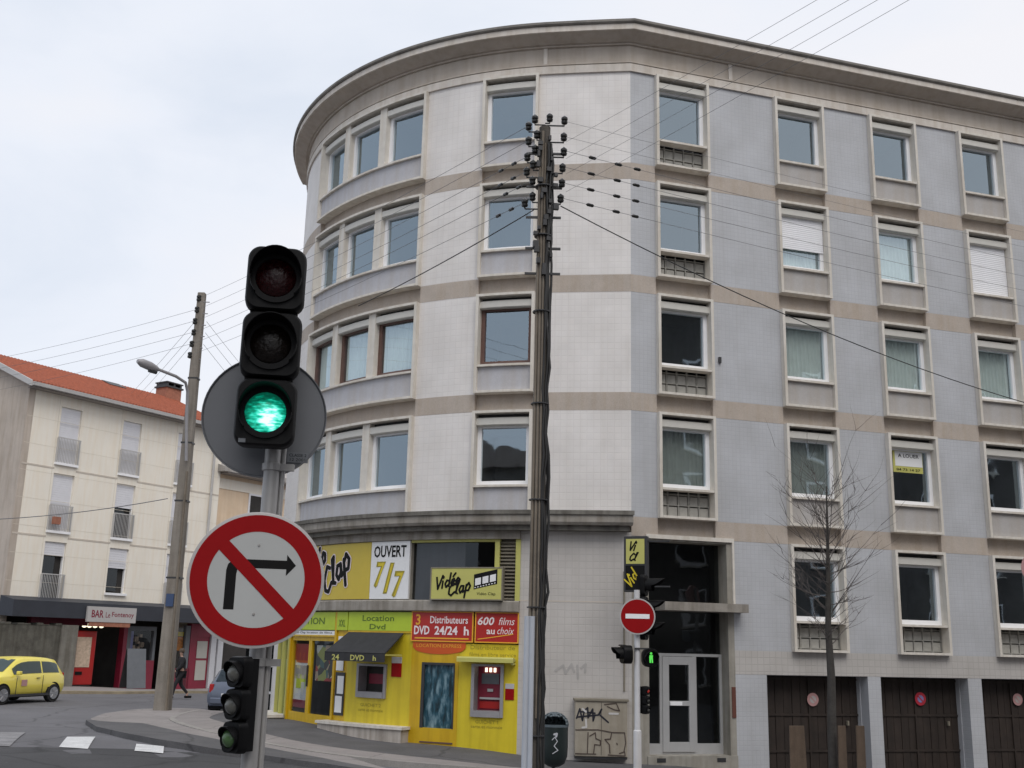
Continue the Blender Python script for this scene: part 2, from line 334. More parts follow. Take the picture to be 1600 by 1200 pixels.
weather_asphalt('asphalt'); weather_asphalt('asphalt_dark'); weather_asphalt('pavement_dark'); weather_asphalt('concrete_pave', .7, .6)

# ------------------------------------------------------------------ mesh helpers
class MB:
    """collects shapes; R bends the s axis round a cylinder of radius R"""
    def __init__(s, R=None): s.v = []; s.f = []; s.uv = []; s.R = R
    def mp(s, a, o, z):
        if s.R is None: return (a, -o, z)
        R = s.R; o = o+(FLARE*((a-phis(PHF))/(phis(PHI0)-phis(PHF)))**2 if a > phis(PHF) else 0)
        return ((R+o)*math.sin(a/R), R-(R+o)*math.cos(a/R), z)
    def V(s, a, o, z): s.v.append(s.mp(a, o, z)); s.uv.append((a, z)); return len(s.v)-1
    def P(s, p, uv=None): s.v.append(tuple(p)); s.uv.append(uv or (p[0], p[2])); return len(s.v)-1
    def box(s, a0, a1, o0, o1, z0, z1, n=None):
        if n is None: n = 1 if s.R is None else max(1, int(abs(a1-a0)/.3)+1)
        rings = []
        for i in range(n+1):
            a = a0+(a1-a0)*i/n
            rings.append([s.V(a, o0, z0), s.V(a, o1, z0), s.V(a, o1, z1), s.V(a, o0, z1)])
        for A, B in zip(rings, rings[1:]):
            for k in range(4): s.f.append((A[k], A[(k+1) % 4], B[(k+1) % 4], B[k]))
        s.f.append(tuple(reversed(rings[0]))); s.f.append(tuple(rings[-1])); return s
    def profile(s, pts, a0, a1, n=None):      # closed (o,z) outline swept along s
        if n is None: n = 1 if s.R is None else max(1, int(abs(a1-a0)/.25)+1)
        rings = [[s.V(a0+(a1-a0)*i/n, o, z) for o, z in pts] for i in range(n+1)]; m = len(pts)
        for A, B in zip(rings, rings[1:]):
            for k in range(m): s.f.append((A[k], A[(k+1) % m], B[(k+1) % m], B[k]))
        s.f.append(tuple(reversed(rings[0]))); s.f.append(tuple(rings[-1])); return s
    def quad(s, pts):                         # (s,o,z) list
        s.f.append(tuple(s.V(*p) for p in pts)); return s
    def sheet(s, a0, a1, o, z0, z1):
        n = 1 if s.R is None else max(1, int(abs(a1-a0)/.3)+1)
        for i in range(n):
            x0 = a0+(a1-a0)*i/n; x1 = a0+(a1-a0)*(i+1)/n; s.quad([(x0, o, z0), (x1, o, z0), (x1, o, z1), (x0, o, z1)])
        return s
    def xbox(s, c, sx, sy, sz, rot=0):        # plain box in local xyz
        c = Vector(c); q = Matrix.Rotation(rot, 3, 'Z'); ids = []
        for dz in (-1, 1):
            for dx, dy in ((-1, -1), (1, -1), (1, 1), (-1, 1)): ids.append(s.P(c+q@Vector((dx*sx/2, dy*sy/2, dz*sz/2))))
        a = ids; s.f += [(a[3], a[2], a[1], a[0]), (a[4], a[5], a[6], a[7]), (a[0], a[1], a[5], a[4]), (a[1], a[2], a[6], a[5]), (a[2], a[3], a[7], a[6]), (a[3], a[0], a[4], a[7])]; return s
    def tube(s, pts, r, n=8, caps=True):
        pts = [Vector(p) for p in pts]; rs = r if isinstance(r, (list, tuple)) else [r]*len(pts); rings = []
        prev = None
        for i, p in enumerate(pts):
            t = (pts[min(i+1, len(pts)-1)]-pts[max(i-1, 0)]).normalized()
            if prev is None: u = t.orthogonal().normalized()
            else: u = (prev-t*prev.dot(t)).normalized() if (prev-t*prev.dot(t)).length > 1e-5 else t.orthogonal().normalized()
            prev = u; v = t.cross(u)
            rings.append([s.P(p+(u*math.cos(2*PI*k/n)+v*math.sin(2*PI*k/n))*rs[i]) for k in range(n)])
        for A, B in zip(rings, rings[1:]):
            for k in range(n): s.f.append((A[k], A[(k+1) % n], B[(k+1) % n], B[k]))
        if caps: s.f.append(tuple(reversed(rings[0]))); s.f.append(tuple(rings[-1]))
        return s
    def lathe(s, prof, c=(0, 0, 0), axis='Z', n=24):   # prof: (r, h)
        c = Vector(c); rings = []
        for r, h in prof:
            ring = []
            for k in range(n):
                a = 2*PI*k/n; x, y = r*math.cos(a), r*math.sin(a)
                p = {'Z': Vector((x, y, h)), 'Y': Vector((x, h, y)), 'X': Vector((h, x, y))}[axis]
                ring.append(s.P(c+p))
            rings.append(ring)
        for A, B in zip(rings, rings[1:]):
            for k in range(n): s.f.append((A[k], A[(k+1) % n], B[(k+1) % n], B[k]))
        s.f.append(tuple(reversed(rings[0]))); s.f.append(tuple(rings[-1])); return s
    def poly(s, pts, o0, o1):                 # (a,z) outline extruded between o0 and o1
        A = [s.V(a, o0, z) for a, z in pts]; B = [s.V(a, o1, z) for a, z in pts]; m = len(pts)
        s.f.append(tuple(A)); s.f.append(tuple(reversed(B)))
        for k in range(m): s.f.append((A[k], B[k], B[(k+1) % m], A[(k+1) % m]))
        return s
    def stroke(s, pts, w, o, th=.004):        # brush stroke on the (a,z) face
        for (a0, z0), (a1, z1) in zip(pts, pts[1:]):
            d = Vector((a1-a0, z1-z0)); l = d.length
            if l < 1e-6: continue
            d /= l; q = Vector((-d.y, d.x))*w/2
            s.poly([(a0-q.x, z0-q.y), (a1-q.x, z1-q.y), (a1+q.x, z1+q.y), (a0+q.x, z0+q.y)], o, o+th)
        for i, (a, z) in enumerate(pts):
            s.poly([(a+w/2*math.cos(k*PI/4+.2), z+w/2*math.sin(k*PI/4+.2)) for k in range(8)], o, o+th*(1.1+.02*i))
        return s
    def build(s, name, m, parent=None, loc=None, rot=0, smooth=False, bevel=0):
        me = bpy.data.meshes.new(name); me.from_pydata(s.v, [], s.f)
        uvl = me.uv_layers.new(name='UVMap')
        for l in me.loops: uvl.data[l.index].uv = s.uv[l.vertex_index]
        bm = bmesh.new(); bm.from_mesh(me); bmesh.ops.recalc_face_normals(bm, faces=bm.faces); bm.to_mesh(me); bm.free()
        me.materials.append(M[m] if isinstance(m, str) else m)
        if smooth:
            for p in me.polygons: p.use_smooth = True
            try: me.set_sharp_from_angle(angle=math.radians(40))
            except Exception: pass
        o = bpy.data.objects.new(name, me); COL.objects.link(o)
        if loc is not None: o.location = loc
        o.rotation_euler = (0, 0, rot)
        if parent: o.parent = parent
        if bevel:
            b = o.modifiers.new('bevel', 'BEVEL'); b.width = bevel; b.segments = 2; b.limit_method = 'ANGLE'; b.angle_limit = math.radians(40)
        return o

def tag(o, label=None, cat=None, group=None, kind=None):
    if label: o['label'] = label
    if cat: o['category'] = cat
    if group: o['group'] = group
    if kind: o['kind'] = kind
    return o
def thing(name, label, cat, loc=(0, 0, 0), rot=0, group=None):
    o = bpy.data.objects.new(name, None); COL.objects.link(o); o.location = loc; o.rotation_euler = (0, 0, rot); o.empty_display_size = .3
    return tag(o, label, cat, group)
def copy_tree(o, parent=None):
    c = o.copy(); COL.objects.link(c); c.parent = parent
    for ch in list(o.children): copy_tree(ch, c)
    return c
def textmesh(body, size=1, shear=0, spacing=1, bold=0):
    cu = bpy.data.curves.new('t', 'FONT'); cu.body = body; cu.size = size; cu.shear = shear; cu.space_character = spacing; cu.align_x = 'CENTER'; cu.align_y = 'CENTER'; cu.resolution_u = 2; cu.offset = bold
    ob = bpy.data.objects.new('t', cu); COL.objects.link(ob)
    bpy.context.view_layer.update()
    me = bpy.data.meshes.new_from_object(ob.evaluated_get(bpy.context.evaluated_depsgraph_get()))
    bpy.data.objects.remove(ob); bpy.data.curves.remove(cu)
    v = [tuple(x.co) for x in me.vertices]; f = [tuple(p.vertices) for p in me.polygons]; bpy.data.meshes.remove(me); return v, f
def put_text(mb, body, a, z, o, w, h, shear=0, rot=0, bold=0, flip=1):
    """flat text fitted into a w x h box centred on (a,z), lying at offset o"""
    v, f = textmesh(body, 1, shear, 1, bold)
    xs = [p[0] for p in v]; ys = [p[1] for p in v]; cx, cy = (min(xs)+max(xs))/2, (min(ys)+max(ys))/2
    sx = w/(max(xs)-min(xs)); sy = h/(max(ys)-min(ys)); b = len(mb.v); cr, sr = math.cos(rot), math.sin(rot)
    for x, y, _ in v:
        x = (x-cx)*sx*flip; y = (y-cy)*sy
        mb.V(a+x*cr-y*sr, o, z+x*sr+y*cr)
    mb.f += [tuple(b+i for i in q) for q in f]; return mb
SCRIPT = {'V': ([[(0, 1.05), (.18, 0), (.62, 1.1)]], .5), 'i': ([[(.1, .6), (.06, 0)], [(.14, .86), (.17, .95)]], .25),
          'd': ([[(.55, 1.15), (.42, .02)], [(.42, .5), (.2, .6), (.04, .3), (.16, 0), (.42, .2)]], .55),
          'é': ([[(.05, .3), (.38, .4), (.3, .6), (.12, .52), (.04, .2), (.22, 0), (.42, .12)], [(.2, .8), (.42, 1.05)]], .42),
          'o': ([[(.22, .6), (.03, .35), (.1, .02), (.33, .08), (.42, .4), (.22, .6)]], .45),
          'C': ([[(.62, .85), (.4, 1.05), (.06, .6), (.04, .15), (.28, -.05), (.6, .2)]], .6), 'l': ([[(.06, .1), (.36, 1.15), (.2, 1.1), (.1, .1), (.24, 0)]], .3),
          'a': ([[(.45, .55), (.2, .6), (.04, .28), (.16, 0), (.4, .2), (.46, .55), (.42, .02), (.56, .08)]], .55),
          'p': ([[(.12, .6), (-.02, -.5)], [(.1, .45), (.34, .72), (.5, .4), (.34, .05), (.08, .12)]], .5)}
def put_script(mb, text, a, z, o, scale, rot, w):
    x = 0
    for ch in text:
        st, adv = SCRIPT[ch]
        for pl in st:
            q = [((x+px+py*.28)*scale, py*scale) for px, py in pl]
            mb.stroke([(a+u*math.cos(rot)-v*math.sin(rot), z+u*math.sin(rot)+v*math.cos(rot)) for u, v in q], w, o)
        x += adv+.06

# ------------------------------------------------------------------ ground, roads, pavements
def axis(lo, hi, step, far): return [-far, -far/3, -far/10]+[lo+i*step for i in range(int((hi-lo)/step)+1)]+[far/10, far/3, far]
mb = MB(); X = axis(-60, 60, 1.5, 2500); Y = axis(-50, 100, 1.5, 2500)
for y in Y:
    for x in X: mb.P((x, y, gz(max(-80, min(80, x)), max(-80, min(130, y)))), (x, y))
for j in range(len(Y)-1):
    for i in range(len(X)-1): q = j*len(X)+i; mb.f.append((q, q+1, q+1+len(X), q+len(X)))
tag(mb.build('road', 'asphalt', smooth=True), kind='structure')

def resample(pts, n):
    d = [0]
    for a, b in zip(pts, pts[1:]): d.append(d[-1]+math.dist(a, b))
    o = []
    for i in range(n+1):
        t = d[-1]*i/n; k = 0
        while k < len(pts)-2 and d[k+1] < t: k += 1
        u = (t-d[k])/max(1e-9, d[k+1]-d[k]); o.append((pts[k][0]+(pts[k+1][0]-pts[k][0])*u, pts[k][1]+(pts[k+1][1]-pts[k][1])*u))
    return o
def strip(name, A, B, h, m, n=60, k=4, side=0.0, label=None, cat=None):
    """raised sheet between the polylines A and B, with a skirt along B"""
    A = resample(A, n); B = resample(B, n); mb = MB(); rows = []
    for a, b in zip(A, B):
        r = []
        for j in range(k+1):
            x = a[0]+(b[0]-a[0])*j/k; y = a[1]+(b[1]-a[1])*j/k; r.append(mb.P((x, y, gz(x, y)+h), (x, y)))
        if side: x, y = b; r.append(mb.P((x, y, gz(x, y)-side), (x, y)))
        rows.append(r)
    for r, q in zip(rows, rows[1:]):
        for j in range(len(r)-1): mb.f.append((r[j], r[j+1], q[j+1], q[j]))
    return tag(mb.build(name, m), kind='structure')
def arcp(phi, o): o = o+flare(phi); return (CC.x+(RA+o)*math.cos(phi), CC.y+(RA+o)*math.sin(phi))
def flatp(s, o): p = P0+D2*s+N2*o; return (p.x, p.y)
def around(o0, o1, o2):
    a = [arcp(-3.14+(PHI0+3.14)*i/24, o0+(o1-o0)*i/24) for i in range(25)]
    return a+[flatp(s, o1+(o2-o1)*s/22) for s in (1.5, 4, 8, 14, 22)]
strip('pavement', around(-.2, -.2, -.2), around(1.3, 2.7, 2.9), .11, 'pavement_dark')
strip('pavement', around(1.3, 2.7, 2.9), around(2.1, 3.7, 3.8), .115, 'concrete_pave', side=.1)
strip('pavement_kerb', around(2.1, 3.7, 3.8), around(2.24, 3.84, 3.94), .12, 'kerb', side=.2)
pxs = lambda L_: [tuple(G(x, y, 0).xy) for x, y in L_]
lower = pxs([(143, 1132), (160, 1143), (210, 1155), (255, 1164), (330, 1177), (420, 1189), (520, 1203), (640, 1220)])
upper = pxs([(141, 1129), (160, 1121), (200, 1115), (250, 1111.5), (300, 1112), (352, 1120), (430, 1150), (560, 1196)])
mid = [((3*l[0]+u[0])/4, (3*l[1]+u[1])/4) for l, u in zip(resample(lower, 60), resample(upper, 60))]
strip('traffic_island_pavement', resample(upper, 60), mid, .10, 'concrete_pave')
strip('traffic_island_pavement', mid, resample(lower, 60), .10, 'pavement_dark')
def off(poly, d):
    o = []
    for i, p in enumerate(poly):
        a = poly[max(0, i-1)]; b = poly[min(len(poly)-1, i+1)]; t = Vector((b[0]-a[0], b[1]-a[1])).normalized(); o.append((p[0]+t.y*d, p[1]-t.x*d))
    return o
strip('island_kerb', resample(lower, 60), off(resample(lower, 60), .14), .11, 'pavement_dark', k=1, side=.2)
def decal(name, px, m, h=.012):
    P_ = [G(x, y) for x, y in px]; mb = MB(); k = 6; rows = []
    for i in range(k+1):
        r = []
        for j in range(k+1):
            a = P_[0].lerp(P_[1], i/k); b = P_[3].lerp(P_[2], i/k); q = a.lerp(b, j/k); r.append(mb.P((q.x, q.y, gz(q.x, q.y)+h), (q.x, q.y)))
        rows.append(r)
    for r, q in zip(rows, rows[1:]):
        for j in range(k): mb.f.append((r[j], r[j+1], q[j+1], q[j]))
    return tag(mb.build(name, m), kind='structure')
decal('road_marking', [(105, 1152), (149, 1152), (137, 1171), (92, 1168)], 'road_paint')
decal('road_marking', [(213, 1163), (256, 1167), (255, 1178), (210, 1174)], 'road_paint')
decal('road_marking', [(-30, 1144), (40, 1145), (15, 1167), (-60, 1165)], 'paint_worn')
decal('road_patch', [(-400, 1166), (480, 1190), (700, 1290), (-400, 1290)], 'asphalt_dark', .007)

# ------------------------------------------------------------------ apartment block
Z1, ROW, UH, UW = 13.58, 2.8, 2.385, 1.4115
ZT = lambda r: Z1-(r-1)*ROW
ZB = lambda r: ZT(r)-UH
US = {'A': .6277, 'B': 3.8678, 'C': 6.6317, 'D': 9.3793, 'E': 12.13}
root = thing('apartment_building', 'large curved corner apartment block with white and pale blue tiled walls', 'apartment building', (P0.x, P0.y, gz(*P0)))
RL = Vector(root.location)
FL = Vector((P0.x, P0.y, 0))-RL                        # flat frame, rot TH
def arcframe(phi): return Vector((CC.x+RA*math.cos(phi), CC.y+RA*math.sin(phi), 0)), phi+PI/2
AF, AR = arcframe(PREF)
def bf(mb, name, m, **k): return mb.build(name, m, root, FL, TH, **k)
def ba(mb, name, m, **k): return mb.build(name, m, root, AF-RL, AR, **k)
ZLOW = -4.0
def fwall(name, m, s0, s1, z0, z1, o0=-.3, o1=0): return bf(MB().box(s0, s1, o0, o1, z0, z1), name, m)
def awall(name, m, p0, p1, z0, z1, o0=-.3, o1=0): return ba(MB(RA).box(phis(p0), phis(p1), o0, o1, z0, z1), name, m)
SEND = 22.0
cols = [0]+[x for k in 'ABCDE' for x in (US[k], US[k]+UW)]+[SEND]
for r in range(1, 6):
    for i in range(0, len(cols), 2):
        if r == 5 and i == 0: continue
        s0 = cols[i]
        if r == 5 and i == 2: s0 = 2.45
        fwall('wall', 'tile_blue', s0, cols[i+1], ZB(r), ZT(r))
    if r < 5:
        for i in range(len(cols)-1): fwall('wall_band', 'band', cols[i], cols[i+1], ZT(r+1), ZB(r), o1=.004 if i % 2 == 0 else -.11)
fwall('wall_band', 'tile_lowband', 2.45, SEND, -.51, ZB(5), o1=.004)
gar = [(3.22, 5.80), (6.14, 8.52), (8.90, 11.22), (11.56, 13.9), (14.2, 16.6)]
pe = 2.45
for g0, g1 in gar+[(SEND, SEND)]:
    fwall('wall', 'tile_blue', pe, g0, ZLOW, -.51); pe = g1
FLEFT = -2.6146; FR = -2.0906; EL = -1.9057; ER = -1.7419; PL = -3.2; SR = NP(-1.80); SL = NP(-2.74)
for r in range(1, 5):
    zb = max(ZB(r), 2.83)
    for a, b in ((PL, FLEFT), (FR, EL), (ER, PHI0)): awall('wall', 'tile_white', a, b, zb, ZT(r))
    if r < 4:
        for a, b, k in ((PL, FLEFT, 0), (FLEFT, FR, 1), (FR, EL, 0), (EL, ER, 1), (ER, PHI0, 0)): awall('wall_band', 'band', a, b, ZT(r+1), ZB(r), o1=-.11 if k else .004)
awall('wall', 'tile_white', PL, SL, ZLOW, 2.45)
awall('pier', 'tile_stone', SR, PHI0, ZLOW, 2.45)
bf(MB().box(0, .35, -.3, 0, ZLOW, 2.38), 'pier', 'entrance_stone')
bf(MB().box(0, 2.45, -.3, .002, 2.38, ZT(5)+.415), 'lintel', 'band') if False else None
# pier joints and stain
mj = MB(RA); mj.box(phis(SR), phis(PHI0)-.01, -.05, .003, .93, .955); ba(mj, 'joint', 'joint')
# back of the block
bk = [arcp(PL, -.35), arcp(PL+.4, -.35)]
mb = MB()
pl = [arcp(PL+(PHI0-PL)*i/16, -.34) for i in range(17)]+[flatp(SEND, -.34), flatp(SEND, -12), (CC.x+2, CC.y+9), arcp(PL, -.34)]
# roof slab
base = [mb.P((x-RL.x, y-RL.y, 14.62-RL.z)) for x, y in pl[:-1]]; top = [mb.P((x-RL.x, y-RL.y, 14.76-RL.z)) for x, y in pl[:-1]]
m_ = len(base); mb.f += [tuple(base), tuple(top)]+[(base[i], base[(i+1) % m_], top[(i+1) % m_], top[i]) for i in range(m_)]
mb.build('roof', 'roof_edge', root)
mb = MB()
for (x0, y0), (x1, y1) in ((pl[-4], pl[-3]), (pl[-3], pl[-2]), (pl[-2], pl[-1])):
    a = [mb.P((x-RL.x, y-RL.y, z-RL.z)) for x, y, z in ((x0, y0, ZLOW), (x1, y1, ZLOW), (x1, y1, 14.6), (x0, y0, 14.6))]; mb.f.append(tuple(a))
mb.build('rear_wall', 'grey_wall', root)
# cornice: frieze, cove, fascia, gutter
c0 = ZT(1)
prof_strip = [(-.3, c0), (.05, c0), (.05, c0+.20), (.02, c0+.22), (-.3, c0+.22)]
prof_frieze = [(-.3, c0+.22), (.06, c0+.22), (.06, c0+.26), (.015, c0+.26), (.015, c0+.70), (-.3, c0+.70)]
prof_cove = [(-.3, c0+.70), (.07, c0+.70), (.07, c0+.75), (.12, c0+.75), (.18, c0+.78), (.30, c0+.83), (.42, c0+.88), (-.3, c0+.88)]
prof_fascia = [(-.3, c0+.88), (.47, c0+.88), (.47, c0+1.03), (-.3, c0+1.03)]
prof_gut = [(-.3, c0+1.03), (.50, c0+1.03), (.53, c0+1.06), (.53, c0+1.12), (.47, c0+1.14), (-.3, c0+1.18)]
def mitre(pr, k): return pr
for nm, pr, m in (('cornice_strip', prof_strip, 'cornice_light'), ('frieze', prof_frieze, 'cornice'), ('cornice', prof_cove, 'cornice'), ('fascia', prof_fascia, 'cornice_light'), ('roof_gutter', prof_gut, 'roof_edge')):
    # sweep the whole line (arc then flat) as one mesh with a mitred corner
    mb = MB(); rings = []; L_ = []
    for i in range(53):
        ph = PL+(PHI0-PL)*(1-(1-i/52)**1.5) if False else PL+(PHI0-PL)*i/52
        ta = Vector(arcp(ph, 0))-Vector(arcp(ph-.01, 0)); ta.normalize(); L_.append((Vector(arcp(ph, 0)), Vector((ta.y, -ta.x)), 1))
    nA = L_[-1][1]; bis = (nA+N2).normalized(); L_[-1] = (P0.copy(), bis, 1/bis.dot(N2))
    for s in (3, 8, 14, SEND): L_.append((P0+D2*s, N2, 1))
    acc = 0; last = None
    for p, n, k in L_:
        if last is not None: acc += (p-last).length
        last = p
        rings.append([mb.P((p.x+n.x*o*k-RL.x, p.y+n.y*o*k-RL.y, z-RL.z), (acc, z)) for o, z in pr])
    q = len(pr)
    for A, B in zip(rings, rings[1:]):
        for j in range(q): mb.f.append((A[j], A[(j+1) % q], B[(j+1) % q], B[j]))
    mb.f.append(tuple(reversed(rings[0]))); mb.f.append(tuple(rings[-1])); mb.build(nm, m, root)
# cornice joints / pilaster strips on the frieze
for px, py in ((853, 82), (1140, 110)):
    if px < 985: a, _ = arc_at(px, py); ba(MB(RA).box(a-.05, a+.05, 0, .045, c0+.265, c0+.695), 'frieze_joint', 'cornice_light')
    else: a, _ = flat_at(px, py); bf(MB().box(a-.05, a+.05, 0, .045, c0+.265, c0+.695), 'frieze_joint', 'cornice_light')

# ---- window units
def unit(R=None, w=UW, bays=1, frame='pvc_white', grille=False, curtain=None, shutter=0, panelm='panel_beige', hcut=0):
    h = UH; t = .068; a0, a1 = -w/2, w/2; z0 = hcut
    mb = MB(R); mb.box(a0, a0+t, -.13, .14, z0, h); mb.box(a1-t, a1, -.13, .14, z0, h)
    mb.box(a0+t, a1-t, -.13, .141, h-.06, h)
    if not hcut: mb.box(a0+t, a1-t, -.13, .155, 0, .055)
    mb.box(a0+t, a1-t, -.13, .12, .63, .68)
    piers = []; inner0, inner1 = a0+t, a1-t; pw = .24
    bw = (inner1-inner0-(bays-1)*pw)/bays; bs = []
    for i in range(bays):
        b0 = inner0+i*(bw+pw); bs.append((b0, b0+bw))
        if i: mb.box(b0-pw+.0, b0, -.13, .06, .68, h-.06)
    win = mb.build('window', 'concrete_trim')
    if grille:
        g = MB(R).box(inner0, inner1, -.34, -.30, max(.06, z0), .63); g.box(inner0, inner1, -.30, -.13, .055, .062)
        g.build('recess', 'grille_back', win)
        g = MB(R); n = 5
        for i in range(n+1): x = inner0+(inner1-inner0)*i/n; g.box(max(inner0, x-.010), min(inner1, x+.010), -.2, -.14, .062, .625)
        for k in range(3): z = .08+.24*k; g.box(inner0, inner1, -.195, -.145, z, z+.016)
        for i in range(n):
            for k in range(2):
                x = inner0+(inner1-inner0)*(i+.5)/n; z = .19+.24*k; g.box(x-.1, x+.1, -.19, -.16, z-.1, z+.1)
        g.build('grille', 'grille', win)
    else:
        MB(R).box(inner0, inner1, -.13, .045, max(.055, z0), .63).build('panel', panelm, win)
    for i, (b0, b1) in enumerate(bs):
        MB(R).profile([(-.13, 2.05), (.02, 2.05), (.045, 2.07), (.045, 2.21), (.02, 2.235), (-.13, 2.235)], b0, b1).build('blind_box', 'blind_box', win)
        MB(R).box(b0, b1, -.13, -.11, 2.235, 2.325).build('blind_gap_shade', 'dark_metal', win)  # dark backing strip, its colour paints the shadow line above the blind box
        f = MB(R); q = .095; zb, zt = .68, 2.07
        f.box(b0, b0+q, -.2, -.09, zb, zt); f.box(b1-q, b1, -.2, -.09, zb, zt); f.box(b0+q, b1-q, -.2, -.088, zb, zb+q+.015); f.box(b0+q, b1-q, -.2, -.088, zt-q*.6, zt)
        f.build('frame', frame, win)
        MB(R).quad([(b0+q-.01, -.15, zb+q-.01), (b1-q+.01, -.15, zb+q-.01), (b1-q+.01, -.15, zt-q*.6+.01), (b0+q-.01, -.15, zt-q*.6+.01)]).build('pane', 'glass', win)
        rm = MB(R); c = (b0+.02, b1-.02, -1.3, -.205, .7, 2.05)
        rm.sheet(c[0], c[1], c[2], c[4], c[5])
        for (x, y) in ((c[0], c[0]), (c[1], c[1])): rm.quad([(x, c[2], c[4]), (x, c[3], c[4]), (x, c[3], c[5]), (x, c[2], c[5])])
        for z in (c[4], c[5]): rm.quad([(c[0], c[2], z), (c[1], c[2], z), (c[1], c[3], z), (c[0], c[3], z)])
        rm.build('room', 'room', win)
        if curtain:
            cu = MB(R); n = 44; prev = None; x0, x1 = b0+.06, b1-.06
            for k in range(n+1):
                x = x0+(x1-x0)*k/n; o = -.245+.022*math.sin(k*1.55)+.01*math.sin(k*.7)
                cur = (cu.V(x, o, .71), cu.V(x, o, 2.04))
                if prev: cu.f.append((prev[0], cur[0], cur[1], prev[1]))
                prev = cur
            cu.build('curtain', curtain, win)
        if shutter:
            sh = MB(R); zt2, zb2 = 2.07, 2.07-shutter*1.38; n = int((zt2-zb2)/.05)
            for k in range(n): z = zt2-(k+1)*(zt2-zb2)/n; sh.profile([(-.085, z), (-.064, z+.001), (-.060, z+.022), (-.064, z+.047), (-.085, z+.048)], b0+.01, b1-.01)
            sh.build('shutter', 'shutter', win)
    return win
def setw(u, loc, rot): u.parent = root; u.location = loc-RL; u.rotation_euler = (0, 0, rot)
def flatloc(col, r): p = P0+D2*(US[col]+UW/2); return Vector((p.x, p.y, ZB(r)))
protos = {}
spec = {}
for r in range(1, 5): spec['A', r] = dict(grille=True)
for c in 'BCDE':
    for r in range(1, 5): spec[c, r] = dict()
    spec[c, 5] = dict(grille=True)
spec['A', 4] = dict(grille=True, curtain='curtain_dark')
spec['B', 2] = dict(shutter=.62, curtain='curtain'); spec['C', 2] = dict(curtain='curtain'); spec['D', 2] = dict(shutter=1)
for c in 'BCD': spec[c, 3] = dict(curtain='curtain')
spec['E', 3] = dict(curtain='curtain')
spec['B', 4] = dict(curtain='curtain_dark')
for (c, r), sp in spec.items():
    key = str(sorted(sp.items()))
    if key not in protos: u = protos[key] = unit(**sp)
    else: u = copy_tree(protos[key], root)
    setw(u, flatloc(c, r), TH)
for (nm, pc, wd, bays) in (('E', (EL+ER)/2, (ER-EL)*RA, 1), ('F', (FLEFT+FR)/2, (FR-FLEFT)*RA, 3)):
    loc, rot = arcframe(pc)
    a = unit(RA, wd, bays, 'pvc_white', panelm='panel_pale'); b = unit(RA, wd, bays, 'wood_brown', panelm='panel_pale', curtain=None if nm == 'E' else 'curtain')
    for r in range(1, 5):
        u = b if r == 3 else (a if r == 1 else copy_tree(a, root))
        setw(u, Vector((loc.x, loc.y, ZB(r))), rot)
# placard in the window of column C, row 4
s0, z0 = flat_at(1396, 737, -.14); s1, z1 = flat_at(1440, 706, -.14)
pt = thing('for_sale_placard', 'yellow and white placard with dark lettering hung inside an upstairs window', 'placard', (flatp((s0+s1)/2, -.16)[0], flatp((s0+s1)/2, -.16)[1], z0))
W_ = s1-s0; H_ = z1-z0
pt.rotation_euler = (0, 0, TH)
MB().box(-W_/2, W_/2, .02, .025, 0, H_).build('board', 'yellow_pale', pt)
MB().box(-W_/2+.06, W_/2-.01, .026, .029, H_*.28, H_*.94).build('white_field', 'white_sign', pt)
t = MB(); put_text(t, 'A LOUER', .02, H_*.75, .033, W_*.7, .09, bold=.01); put_text(t, '04 73 14 27', 0, H_*.13, .033, W_*.8, .06, bold=.01); t.build('lettering', 'ink', pt)
# vent plates and small fittings on the blue wall
s, z = flat_at(1124, 563); bf(MB().box(s-.03, s+.03, 0, .05, z-.07, z+.07), 'wall_vent', 'dark_metal')
# canopy round the shop (arc)
for nm, pr, m in (('canopy', [(-.3, 2.78), (.44, 2.78), (.44, 2.87), (.03, 2.90), (-.3, 2.90)], 'canopy_dark'), ('canopy_face', [(-.3, 2.56), (.36, 2.56), (.40, 2.62), (.40, 2.78), (-.3, 2.78)], 'canopy_beam'), ('canopy_underside', [(-.3, 2.45), (.26, 2.45), (.26, 2.56), (-.3, 2.56)], 'canopy_dark'),
                  ('canopy_beam', [(-.3, 2.27), (.10, 2.27), (.10, 2.45), (-.3, 2.45)], 'canopy_beam')):
    e1 = {'canopy': PHI0-.002, 'canopy_face': PHI0-.004, 'canopy_underside': PHI0-.01, 'canopy_beam': SR}[nm]
    ba(MB(RA).profile(pr, phis(PL), phis(e1)), nm, m)
ba(MB(RA).profile([(-.3, .68), (.10, .68), (.13, .70), (.13, .90), (.10, .93), (-.3, .93)], phis(SL), phis(SR)), 'ledge', 'canopy_beam')
# shop inside volume (dark walls)
mb = MB(RA); mb.sheet(phis(SL), phis(SR), -2.4, ZLOW, 2.45); mb.quad([(phis(SR), -2.4, ZLOW), (phis(SR), -.3, ZLOW), (phis(SR), -.3, 2.45), (phis(SR), -2.4, 2.45)])
ba(mb, 'interior', 'room')

# ---- shop front (parts of the building)
A_ = lambda x, y, o=0: arc_at(x, y, o)
P_S = lambda p: phis(NP(p))
